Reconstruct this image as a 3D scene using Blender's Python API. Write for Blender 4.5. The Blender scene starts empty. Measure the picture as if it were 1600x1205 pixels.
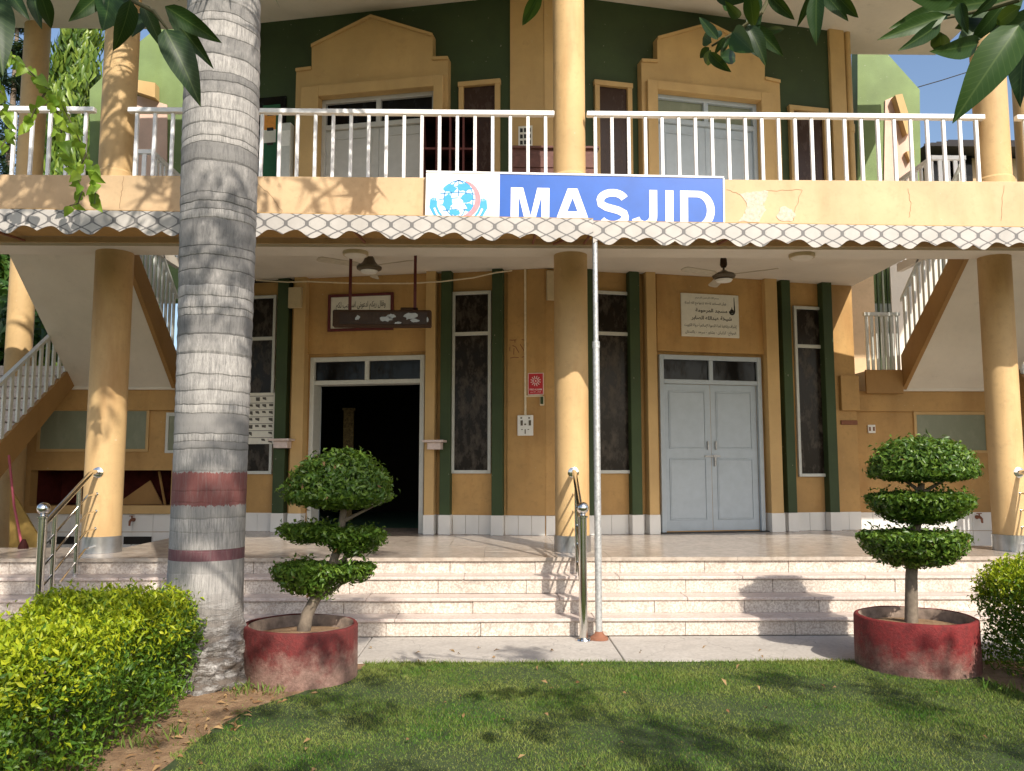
import bpy, bmesh, math, random
import numpy as np
from mathutils import Vector, Matrix
R = math.radians
random.seed(7); RNG = np.random.default_rng(7)
scene = bpy.context.scene
COL = scene.collection

# ------------------------------------------------------------------ camera
F_PX, CX, CY = 1300.0, 800.0, 602.5
YAW, PITCH = R(1.15), math.atan(130 / 1300)
CAM = Vector((0, 0, 1.5))
FW = Vector((math.sin(YAW) * math.cos(PITCH), math.cos(YAW) * math.cos(PITCH), math.sin(PITCH)))
RT = Vector((math.cos(YAW), -math.sin(YAW), 0))
UP = RT.cross(FW)
cam = bpy.data.cameras.new('camera'); camo = bpy.data.objects.new('camera', cam); COL.objects.link(camo)
cam.sensor_fit = 'HORIZONTAL'; cam.sensor_width = 36; cam.lens = 36 * F_PX / 1600
cam.clip_start = 0.05; cam.clip_end = 3000
camo.matrix_world = Matrix.Translation(CAM) @ Matrix((RT, UP, -FW)).transposed().to_4x4()
scene.camera = camo

# ------------------------------------------------------------------ light
SUN_EL = R(38)
SUN = Vector((0.39 * math.cos(SUN_EL), -0.92 * math.cos(SUN_EL), math.sin(SUN_EL))).normalized()
w = bpy.data.worlds.new('World'); scene.world = w; w.use_nodes = True
nt = w.node_tree; nt.nodes.clear()
sky = nt.nodes.new('ShaderNodeTexSky'); sky.sky_type = 'NISHITA'; sky.sun_disc = False
sky.sun_elevation = SUN_EL; sky.sun_rotation = math.atan2(SUN.x, SUN.y)
sky.air_density = 1.0; sky.dust_density = 2.2; sky.ozone_density = 1.5
bg = nt.nodes.new('ShaderNodeBackground'); bg.inputs[1].default_value = 0.15
wo = nt.nodes.new('ShaderNodeOutputWorld')
nt.links.new(sky.outputs[0], bg.inputs[0]); nt.links.new(bg.outputs[0], wo.inputs[0])
sl = bpy.data.lights.new('sun', 'SUN'); slo = bpy.data.objects.new('sun', sl); COL.objects.link(slo)
sl.energy = 4.6; sl.angle = R(0.53); sl.color = (1.0, 0.93, 0.82)
slo.rotation_euler = SUN.to_track_quat('Z', 'Y').to_euler(); slo.location = (8, -18, 16)
scene.view_settings.view_transform = 'Standard'; scene.view_settings.look = 'None'
scene.view_settings.exposure = 0.36; scene.view_settings.gamma = 1
scene.view_settings.use_curve_mapping = False
scene.render.engine = 'CYCLES'
scene.cycles.max_bounces = 10; scene.cycles.diffuse_bounces = 6; scene.cycles.transparent_max_bounces = 8

# ------------------------------------------------------------------ helpers
def ray(px, py):
    return RT * ((px - CX) / F_PX) + UP * ((CY - py) / F_PX) + FW
def atY(px, py, Y):
    d = ray(px, py); return CAM + d * (Y / d.y)
def atZ(px, py, Z):
    d = ray(px, py); return CAM + d * ((Z - CAM.z) / d.z)
def xY(px, py, Y): return atY(px, py, Y).x
def zY(px, py, Y): return atY(px, py, Y).z

WLOC = {}
def wloc(o): return WLOC.get(o.name, Vector((0, 0, 0)))
def props(o, label=None, cat=None, group=None, kind=None):
    if label: o['label'] = label
    if cat: o['category'] = cat
    if group: o['group'] = group
    if kind: o['kind'] = kind
    return o
def thing(name, label, cat, loc=(0, 0, 0), group=None, kind=None):
    o = bpy.data.objects.new(name, None); COL.objects.link(o)
    o.empty_display_size = .2; o.location = loc; WLOC[o.name] = Vector(loc)
    return props(o, label, cat, group, kind)
def sub(name, parent, loc=None):
    o = bpy.data.objects.new(name, None); COL.objects.link(o); o.parent = parent; o.empty_display_size = .1
    L = Vector(loc) if loc is not None else wloc(parent)
    o.location = L - wloc(parent); WLOC[o.name] = L
    return o
def put(name, me, mats, parent, L):
    o = bpy.data.objects.new(name, me); COL.objects.link(o)
    if mats is not None and len(me.materials) == 0:
        for m in (mats if isinstance(mats, (list, tuple)) else [mats]): me.materials.append(m)
    L = Vector(L)
    if parent is not None: o.parent = parent; o.location = L - wloc(parent)
    else: o.location = L
    WLOC[o.name] = L
    return o

class MB:
    def __init__(s): s.v = []; s.f = []; s.m = []; s.mi = 0
    def add(s, vs, fs):
        b = len(s.v); s.v += [Vector(p) for p in vs]
        for f in fs: s.f.append([i + b for i in f]); s.m.append(s.mi)
        return s
    def hexa(s, p):   # 8 points: bottom ring 0-3, top ring 4-7
        return s.add(p, [(0, 3, 2, 1), (4, 5, 6, 7), (0, 1, 5, 4), (1, 2, 6, 5), (2, 3, 7, 6), (3, 0, 4, 7)])
    def box(s, x0, x1, y0, y1, z0, z1):
        return s.hexa([(x0, y0, z0), (x1, y0, z0), (x1, y1, z0), (x0, y1, z0), (x0, y0, z1), (x1, y0, z1), (x1, y1, z1), (x0, y1, z1)])
    def prism(s, pts, ext):
        n = len(pts); e = Vector(ext); a = [Vector(p) for p in pts]
        return s.add(a + [p + e for p in a], [list(range(n))[::-1], list(range(n, 2 * n))] + [(i, (i + 1) % n, (i + 1) % n + n, i + n) for i in range(n)])
    def face(s, pts): return s.add(pts, [list(range(len(pts)))])
    def tube(s, path, r, n=8, cap=True):
        P = [Vector(p) for p in path]; rs = r if isinstance(r, (list, tuple)) else [r] * len(P)
        b = len(s.v); prev = None
        for i, p in enumerate(P):
            t = ((P[min(i + 1, len(P) - 1)] - P[max(i - 1, 0)])).normalized()
            if prev is None:
                a = Vector((0, 0, 1)) if abs(t.z) < .9 else Vector((1, 0, 0)); u = t.cross(a).normalized()
            else: u = (prev - t * prev.dot(t)).normalized()
            prev = u; q = t.cross(u)
            for k in range(n):
                an = 2 * math.pi * k / n; s.v.append(p + (u * math.cos(an) + q * math.sin(an)) * rs[i])
        for i in range(len(P) - 1):
            for k in range(n):
                s.f.append([b + i * n + k, b + i * n + (k + 1) % n, b + (i + 1) * n + (k + 1) % n, b + (i + 1) * n + k]); s.m.append(s.mi)
        if cap:
            s.f.append([b + k for k in range(n)][::-1]); s.m.append(s.mi)
            s.f.append([b + (len(P) - 1) * n + k for k in range(n)]); s.m.append(s.mi)
        return s
    def lathe(s, prof, c, n=24, axis=Vector((0, 0, 1)), capped=True):
        c = Vector(c); axis = Vector(axis).normalized()
        a = Vector((0, 0, 1)) if abs(axis.z) < .9 else Vector((1, 0, 0)); u = axis.cross(a).normalized(); q = axis.cross(u)
        b = len(s.v)
        for r, h in prof:
            for k in range(n):
                an = 2 * math.pi * k / n; s.v.append(c + axis * h + (u * math.cos(an) + q * math.sin(an)) * r)
        for i in range(len(prof) - 1):
            for k in range(n):
                s.f.append([b + i * n + k, b + i * n + (k + 1) % n, b + (i + 1) * n + (k + 1) % n, b + (i + 1) * n + k]); s.m.append(s.mi)
        if capped:
            s.f.append([b + k for k in range(n)][::-1]); s.m.append(s.mi)
            s.f.append([b + (len(prof) - 1) * n + k for k in range(n)]); s.m.append(s.mi)
        return s
    def sphere(s, c, r, n=16): 
        return s.lathe([(max(1e-4, r * math.sin(math.pi * i / 10)), -r * math.cos(math.pi * i / 10)) for i in range(11)], c, n)
    def build(s, name, mats, parent=None, smooth=False, bevel=0, kind=None, label=None, ang=35):
        mn = Vector([min(v[i] for v in s.v) for i in range(3)]); mx = Vector([max(v[i] for v in s.v) for i in range(3)])
        c = (mn + mx) / 2; c.z = mn.z
        me = bpy.data.meshes.new(name)
        me.from_pydata([tuple(v - c) for v in s.v], [], s.f)
        for i, p in enumerate(me.polygons): p.material_index = s.m[i]
        bm = bmesh.new(); bm.from_mesh(me)
        bmesh.ops.recalc_face_normals(bm, faces=bm.faces)
        if bevel:
            ed = [e for e in bm.edges if len(e.link_faces) == 2 and e.calc_face_angle(0) > .6]
            bmesh.ops.bevel(bm, geom=ed, offset=bevel, segments=1, affect='EDGES', clamp_overlap=True)
        bm.to_mesh(me); bm.free()
        if smooth:
            me.shade_smooth(); me.set_sharp_from_angle(angle=R(ang))
        o = put(name, me, mats, parent, c)
        if kind: o['kind'] = kind
        if label: o['label'] = label
        return o

# facet frames of the facade: two walls meeting at a blunt prow
TAN = 0.21; TH = math.atan(TAN)
PROW = Vector((xY(852, 700, 11.15), 11.15, 0))
class Facet:
    def __init__(s, side):
        s.side = side; s.u = Vector((side * math.cos(TH), math.sin(TH), 0)); s.n = Vector((side * math.sin(TH), -math.cos(TH), 0))
    def P(s, a, off, z): return PROW + s.u * a + s.n * off + Vector((0, 0, z))
    def px(s, px, py, off=0.0):
        d = ray(px, py); o = PROW + s.n * off
        t = (o - CAM).dot(s.n) / d.dot(s.n); p = CAM + d * t
        return (p - PROW - s.n * off).dot(s.u), p.z
    def S(s, px, py=640, off=0.0): return s.px(px, py, off)[0]
    def Z(s, px, py, off=0.0): return s.px(px, py, off)[1]
    def box(s, mb, s0, s1, o0, o1, z0, z1):
        P = s.P
        return mb.hexa([P(s0, o0, z0), P(s1, o0, z0), P(s1, o1, z0), P(s0, o1, z0), P(s0, o0, z1), P(s1, o0, z1), P(s1, o1, z1), P(s0, o1, z1)])
    def poly(s, mb, pts, o0, o1):
        return mb.prism([s.P(a, o0, z) for a, z in pts], s.n * (o1 - o0))
    def M(s, a, off, z):   # text frame: x to the viewer's right, y up, z to the viewer
        x = s.u * s.side
        return Matrix.Translation(s.P(a, off, z)) @ Matrix((x, Vector((0, 0, 1)), s.n)).transposed().to_4x4()
FL, FR = Facet(-1), Facet(1)

# ------------------------------------------------------------------ materials
def new_mat(name):
    m = bpy.data.materials.new(name); m.use_nodes = True; t = m.node_tree
    b = t.nodes['Principled BSDF']; return m, t, b
def N(t, k, **kw):
    n = t.nodes.new(k)
    for a, v in kw.items():
        if a.startswith('i_'): n.inputs[a[2:]].default_value = v
        else: setattr(n, a, v)
    return n
def pos(t, scale=(1, 1, 1)):
    g = N(t, 'ShaderNodeNewGeometry'); mp = N(t, 'ShaderNodeMapping'); mp.inputs['Scale'].default_value = scale
    t.links.new(g.outputs['Position'], mp.inputs[0]); return mp.outputs[0]
def noise(t, scale, detail=4, rough=.55, vec=None):
    n = N(t, 'ShaderNodeTexNoise'); n.inputs['Scale'].default_value = scale; n.inputs['Detail'].default_value = detail; n.inputs['Roughness'].default_value = rough
    t.links.new(vec if vec is not None else pos(t), n.inputs['Vector']); return n.outputs[0]
def ramp(t, fac, stops):
    r = N(t, 'ShaderNodeValToRGB'); e = r.color_ramp.elements
    while len(e) < len(stops): e.new(.5)
    for i, (p, c) in enumerate(stops):
        e[i].position = p; e[i].color = (c[0], c[1], c[2], 1) if isinstance(c, (tuple, list)) else (c, c, c, 1)
    t.links.new(fac, r.inputs[0]); return r.outputs[0]
def mixc(t, fac, a, b, mode='MIX'):
    m = N(t, 'ShaderNodeMix', data_type='RGBA', blend_type=mode)
    for sock, v in ((m.inputs[0], fac), (m.inputs[6], a), (m.inputs[7], b)):
        if hasattr(v, 'links') or isinstance(v, bpy.types.NodeSocket): t.links.new(v, sock)
        elif isinstance(v, (tuple, list)): sock.default_value = (v[0], v[1], v[2], 1)
        else: sock.default_value = v
    return m.outputs[2]
def math_(t, op, a, b=None, c=None):
    m = N(t, 'ShaderNodeMath', operation=op)
    for i, v in enumerate((a, b, c)):
        if v is None: continue
        if isinstance(v, bpy.types.NodeSocket): t.links.new(v, m.inputs[i])
        else: m.inputs[i].default_value = v
    return m.outputs[0]
def bump(t, b, h, strength=.3, dist=.01):
    n = N(t, 'ShaderNodeBump'); n.inputs['Strength'].default_value = strength; n.inputs['Distance'].default_value = dist
    t.links.new(h, n.inputs['Height']); t.links.new(n.outputs[0], b.inputs['Normal'])

def paint(name, col, var=.18, rough=.7, streak=.25, b_=.25, stain=(.35, .25, .15), grime=.25):
    m, t, b = new_mat(name)
    c2 = tuple(x * (1 - var) for x in col); c1 = tuple(min(1, x * (1 + var * .5)) for x in col)
    c = mixc(t, ramp(t, noise(t, 1.3, 5), [(.3, 0), (.7, 1)]), c1, c2)
    st = ramp(t, noise(t, 1, 5, .6, pos(t, (3.2, 3.2, .7))), [(.50, 0), (.78, 1)])
    c = mixc(t, math_(t, 'MULTIPLY', st, streak), c, tuple(x * y * 1.7 for x, y in zip(col, stain)))
    gr = ramp(t, noise(t, 14, 6, .7), [(.52, 0), (.75, 1)])
    c = mixc(t, math_(t, 'MULTIPLY', gr, grime), c, tuple(x * .6 for x in col))
    chip = ramp(t, noise(t, 23, 3, .5), [(.735, 0), (.75, 1)])
    c = mixc(t, math_(t, 'MULTIPLY', chip, .35), c, (.62, .56, .46))
    scuff = ramp(t, noise(t, 3.1, 7, .75), [(.60, 0), (.72, 1)])
    c = mixc(t, math_(t, 'MULTIPLY', scuff, .34), c, tuple(x * .55 for x in col))
    t.links.new(c, b.inputs['Base Color']); b.inputs['Roughness'].default_value = rough
    bump(t, b, noise(t, 60, 4, .6), b_, .004)
    return m
def plain(name, col, rough=.5, metal=0, var=.12, sc=20, b_=.1, spec=.5):
    m, t, b = new_mat(name)
    c = mixc(t, ramp(t, noise(t, sc, 5, .6), [(.3, 0), (.7, 1)]), tuple(min(1, x * (1 + var)) for x in col), tuple(x * (1 - var) for x in col))
    t.links.new(c, b.inputs['Base Color']); b.inputs['Roughness'].default_value = rough; b.inputs['Metallic'].default_value = metal
    b.inputs['Specular IOR Level'].default_value = spec
    if b_: bump(t, b, noise(t, sc * 3, 3), b_, .003)
    return m

M = {}
M['wall'] = paint('ochre_wall_paint', (.48, .285, .10), streak=.55, grime=.5, var=.26)
M['fascia'] = paint('cream_ochre_paint', (.57, .405, .235), streak=.35, grime=.35)
M['column'] = paint('column_paint', (.56, .375, .175), streak=.7, grime=.4)
M['trim'] = paint('ochre_trim_paint', (.55, .365, .155), streak=.15, grime=.15)
M['green'] = paint('dark_green_paint', (.036, .062, .019), var=.3, streak=.2, stain=(.8, .8, .8))
M['lime'] = paint('weathered_green_paint', (.17, .24, .085), var=.3, streak=.5, stain=(.5, .5, .35), b_=.8)
M['brown'] = paint('brown_stringer_paint', (.36, .20, .065), streak=.35)
M['pink'] = paint('pale_pink_paint', (.72, .50, .40))
M['soffit'] = paint('white_soffit_paint', (.72, .66, .57), var=.1, streak=.08, grime=.15, stain=(.5, .4, .3))
M['rail'] = plain('white_rail_paint', (.80, .80, .80), .35, 0, .04)
M['stairrail'] = plain('grey_white_rail_paint', (.62, .64, .60), .4, 0, .08)
M['door'] = plain('blue_grey_door_paint', (.39, .45, .50), .4, 0, .06, 8)
M['udoor'] = plain('warm_grey_door_paint', (.47, .46, .43), .45, 0, .06, 8)
M['frame'] = plain('pale_grey_window_frame', (.55, .56, .52), .45, 0, .06)
M['rubber'] = plain('dark_threshold', (.03, .035, .04), .8)
M['steel'] = plain('polished_steel', (.72, .70, .66), .12, 1, .05, 30, .02)
M['galv'] = plain('galvanised_pipe', (.46, .46, .45), .5, .5, .3, 40, .2)
M['ringsteel'] = plain('dull_steel_band', (.45, .45, .45), .3, .9, .15, 12)
M['rust'] = plain('rusty_iron', (.22, .09, .05), .9)
M['wood'] = plain('dark_red_wood', (.030, .009, .008), .7, 0, .3, 10, .1, .05)
M['crackline'] = plain('crack_line', (.26, .17, .09), .9)
M['potinner'] = plain('dirty_concrete', (.24, .18, .14), .9, 0, .4, 14, .6)
M['woodred'] = plain('red_wood', (.10, .02, .016), .6, 0, .3, 10, .1, .1)
M['crate'] = plain('brown_red_crate', (.12, .048, .036), .7, 0, .25, 15)
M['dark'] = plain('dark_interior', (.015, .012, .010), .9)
M['carpet'] = plain('green_carpet', (.03, .12, .07), .95)
M['white'] = plain('white_plastic', (.78, .77, .72), .4, 0, .05)
M['beige'] = plain('beige_box', (.50, .40, .24), .5, 0, .08)
M['paper'] = plain('paper', (.72, .70, .62), .8, 0, .05)
M['ink'] = plain('black_ink', (.02, .018, .015), .7, 0, .05)
M['maroon'] = plain('maroon_frame', (.10, .012, .014), .5)
M['red'] = plain('red_sign', (.50, .012, .018), .45, 0, .05)
M['rosew'] = plain('pale_print', (.80, .62, .60), .6)
M['blue'] = plain('blue_vinyl', (.012, .095, .43), .4, 0, .10, 3)
M['lightblue'] = plain('light_blue_print', (.04, .33, .60), .5, 0, .05)
M['midblue'] = plain('mid_blue_print', (.04, .22, .55), .5)
M['pinkred'] = plain('pink_red_print', (.85, .24, .28), .5)
M['vinylwhite'] = plain('white_vinyl', (.82, .82, .84), .4, 0, .03, 4)
M['orange'] = plain('orange_paper', (.75, .30, .05), .7)
M['boardgreen'] = plain('notice_board_felt', (.02, .11, .05), .9)
M['clock'] = plain('dark_clock_case', (.055, .030, .017), .6, 0, .1, 20, .1, .15)
M['pvc'] = plain('cream_conduit', (.70, .60, .42), .5)
M['gold'] = plain('gold_patterned_cloth', (.30, .22, .09), .6, 0, .7, 25)
M['fanbrown'] = plain('fan_hub_brown', (.10, .075, .045), .4)
M['fanblade'] = plain('fan_blade_cream', (.50, .44, .34), .5)
M['yellowboard'] = plain('yellow_board', (.26, .17, .04), .7)
M['sticks'] = plain('pink_broom_stick', (.30, .06, .08), .6)
M['ledge'] = plain('pinkish_stone', (.60, .50, .46), .5)
M['slateroof'] = plain('dark_grey_roof', (.06, .055, .06), .7)
M['peel'] = plain('bare_white_plaster', (.52, .46, .37), .85, 0, .25, 30, .8)
M['bark'] = plain('grey_brown_bark', (.20, .15, .11), .9, 0, .3, 30, .8)
M['twig'] = plain('green_brown_twig', (.09, .08, .03), .7)
M['stem'] = plain('topiary_bark', (.17, .135, .10), .9, 0, .25, 30, .6)

def glass_dark(name, col, dusty, rough=.12):
    m, t, b = new_mat(name)
    d = ramp(t, noise(t, 5, 6, .7, pos(t, (1.6, 1.6, .8))), [(.48, 0), (.78, 1)])
    t.links.new(mixc(t, d, col, dusty), b.inputs['Base Color'])
    t.links.new(ramp(t, d, [(0, rough), (1, .5)]), b.inputs['Roughness'])
    b.inputs['Specular IOR Level'].default_value = .18
    return m
M['pane'] = glass_dark('dusty_dark_pane', (.016, .012, .009), (.13, .108, .085), .25)
M['paneblack'] = glass_dark('black_pane', (.006, .006, .006), (.012, .012, .012), .1)
M['panebrown'] = glass_dark('brown_pane', (.045, .025, .018), (.08, .05, .035), .2)
M['panepale'] = glass_dark('pale_green_pane', (.22, .24, .17), (.28, .30, .22), .3)

def stone(name, col, speck, sc=90, rough=.5, crack=True):
    m, t, b = new_mat(name)
    big = ramp(t, noise(t, 2.2, 5, .6), [(.3, 0), (.72, 1)])
    c = mixc(t, big, col, tuple(x * .82 for x in col))
    sp = ramp(t, noise(t, sc, 3, .7, pos(t, (1, 1, 1.0))), [(.42, 1), (.56, 0)])
    c = mixc(t, math_(t, 'MULTIPLY', sp, .62), c, speck)
    gr = ramp(t, noise(t, 6, 6, .7, pos(t, (1, 1, 3))), [(.5, 0), (.75, 1)])
    c = mixc(t, math_(t, 'MULTIPLY', gr, .4), c, tuple(x * .6 for x in speck))
    if crack:
        dr = ramp(t, noise(t, 1, 6, .7, pos(t, (7, 7, 1.1))), [(.45, 0), (.7, 1)])
        c = mixc(t, math_(t, 'MULTIPLY', dr, .35), c, tuple(x * .9 for x in speck))
        v = N(t, 'ShaderNodeTexVoronoi', feature='DISTANCE_TO_EDGE'); v.inputs['Scale'].default_value = 1.1
        wv = N(t, 'ShaderNodeTexNoise'); wv.inputs['Scale'].default_value = 5
        t.links.new(pos(t), wv.inputs['Vector'])
        va = N(t, 'ShaderNodeVectorMath', operation='MULTIPLY_ADD'); va.inputs[1].default_value = (.35, .35, .35)
        t.links.new(wv.outputs['Color'], va.inputs[0]); t.links.new(pos(t), va.inputs[2]); t.links.new(va.outputs[0], v.inputs['Vector'])
        cr = ramp(t, v.outputs['Distance'], [(0, 1), (.006, 0)])
        c = mixc(t, math_(t, 'MULTIPLY', cr, .6), c, tuple(x * .35 for x in col))
    t.links.new(c, b.inputs['Base Color']); b.inputs['Roughness'].default_value = rough
    bump(t, b, noise(t, sc * 1.2, 3), .15, .003)
    return m
M['riser'] = stone('speckled_terrazzo', (.70, .63, .55), (.30, .22, .17), 52, .7)
M['tread'] = stone('pink_marble', (.66, .57, .51), (.45, .34, .29), 40, .4, False)
M['floor'] = stone('polished_grey_marble', (.50, .43, .36), (.32, .26, .21), 12, .22, False)
M['path'] = stone('worn_concrete', (.52, .48, .43), (.38, .34, .30), 30, .85)
M['tile'] = plain('white_glazed_tile', (.72, .71, .68), .25, 0, .05, 2, 0)
M['grout'] = plain('grey_grout', (.35, .32, .28), .9)

def soilmat():
    m, t, b = new_mat('dry_soil')
    c = ramp(t, noise(t, 9, 7, .7), [(.25, (.16, .09, .045)), (.5, (.33, .20, .105)), (.75, (.46, .31, .18))])
    t.links.new(c, b.inputs['Base Color']); b.inputs['Roughness'].default_value = .95
    bump(t, b, noise(t, 45, 6, .7), 1.0, .03); return m
M['soil'] = soilmat()
def turfmat():
    m, t, b = new_mat('turf_ground')
    c = ramp(t, noise(t, 6, 6, .7), [(.3, (.020, .035, .008)), (.6, (.045, .07, .016)), (.8, (.09, .075, .03))])
    t.links.new(c, b.inputs['Base Color']); b.inputs['Roughness'].default_value = .95
    bump(t, b, noise(t, 60, 4), .8, .02); return m
M['turf'] = turfmat()

def leafmat(name, cols, trans=.35, rough=.4, patch=0, veins=False, spec=.4):
    m, t, b = new_mat(name)
    g = N(t, 'ShaderNodeNewGeometry')
    c = ramp(t, g.outputs['Random Per Island'], [(i / max(1, len(cols) - 1), k) for i, k in enumerate(cols)])
    if patch:
        pn = ramp(t, noise(t, patch, 3), [(.35, 0), (.65, 1)])
        c = mixc(t, math_(t, 'MULTIPLY', pn, .45), c, tuple(x * 1.7 for x in cols[-1]))
    if veins:
        tc = N(t, 'ShaderNodeTexCoord'); sp = N(t, 'ShaderNodeSeparateXYZ'); t.links.new(tc.outputs['Object'], sp.inputs[0])
        ax = math_(t, 'ABSOLUTE', sp.outputs[0])
        mid = ramp(t, ax, [(0, 1), (.012, 0)])
        ph = math_(t, 'SUBTRACT', math_(t, 'MULTIPLY', sp.outputs[1], 90), math_(t, 'MULTIPLY', ax, 110))
        vv = ramp(t, math_(t, 'SINE', ph), [(.80, 0), (1, .35)])
        oi = N(t, 'ShaderNodeObjectInfo')
        c = ramp(t, oi.outputs['Random'], [(i / max(1, len(cols) - 1), k) for i, k in enumerate(cols)])
        c = mixc(t, math_(t, 'MULTIPLY', math_(t, 'MAXIMUM', mid, vv), .28), c, (.20, .27, .08))
    t.links.new(c, b.inputs['Base Color']); b.inputs['Roughness'].default_value = rough; b.inputs['Specular IOR Level'].default_value = spec
    tr = N(t, 'ShaderNodeBsdfTranslucent'); t.links.new(mixc(t, .5, c, (.30, .42, .03), 'MIX'), tr.inputs[0])
    mx = N(t, 'ShaderNodeMixShader'); mx.inputs[0].default_value = trans
    t.links.new(b.outputs[0], mx.inputs[1]); t.links.new(tr.outputs[0], mx.inputs[2])
    t.links.new(mx.outputs[0], t.nodes['Material Output'].inputs[0])
    return m
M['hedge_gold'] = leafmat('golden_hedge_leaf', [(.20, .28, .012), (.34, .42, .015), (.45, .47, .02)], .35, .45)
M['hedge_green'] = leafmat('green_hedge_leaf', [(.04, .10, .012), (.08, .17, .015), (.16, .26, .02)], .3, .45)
M['ficus'] = leafmat('glossy_topiary_leaf', [(.040, .090, .012), (.075, .145, .018), (.15, .235, .03)], .25, .38)
M['mango'] = leafmat('mango_leaf_shaded', [(.008, .023, .006), (.012, .035, .007), (.028, .066, .012)], .10, .45, 0, True, .25)  # hanging leaves darkened in colour to stand for the crown's shade
M['canopy'] = leafmat('canopy_leaf', [(.020, .055, .012), (.035, .09, .015), (.06, .12, .02)], .2, .4)
M['vine'] = leafmat('lime_vine_leaf', [(.16, .30, .03), (.25, .40, .04), (.34, .48, .05)], .45, .4, 0, True)
M['drop'] = leafmat('drooping_leaf', [(.05, .11, .02), (.12, .20, .03), (.25, .34, .05)], .3, .35)
M['fir'] = leafmat('dark_needle', [(.015, .035, .02), (.03, .06, .035)], .1, .5)
M['grass'] = leafmat('lawn_blade', [(.038, .115, .013), (.060, .165, .018), (.10, .20, .028), (.22, .21, .065)], .25, .55, 1.6, spec=.15)
M['dry'] = leafmat('dry_leaf', [(.20, .10, .04), (.34, .22, .10)], .1, .8)

def potmat(nm, h0, h1, reds):
    m, t, b = new_mat(nm)
    g = N(t, 'ShaderNodeNewGeometry'); sp = N(t, 'ShaderNodeSeparateXYZ'); t.links.new(g.outputs['Position'], sp.inputs[0])
    n = noise(t, 7, 6, .7)
    h = math_(t, 'ADD', sp.outputs[2], math_(t, 'MULTIPLY', math_(t, 'SUBTRACT', n, .5), .55))
    f = ramp(t, h, [(h0, 1), (h1, 0)])
    red = mixc(t, ramp(t, noise(t, 25, 5, .7), [(.35, 0), (.7, 1)]), reds[0], reds[1])
    raw = mixc(t, ramp(t, noise(t, 35, 5, .7), [(.3, 0), (.7, 1)]), (.33, .20, .16), (.15, .085, .065))
    t.links.new(mixc(t, f, red, raw), b.inputs['Base Color']); b.inputs['Roughness'].default_value = .75
    bump(t, b, noise(t, 55, 6, .75), .9, .012); return m
M['pot'] = potmat('worn_dull_red_concrete', .10, .26, ((.16, .018, .016), (.085, .014, .012)))
M['pot2'] = potmat('bright_red_painted_concrete', .0, .22, ((.24, .018, .018), (.13, .014, .014)))

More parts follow.
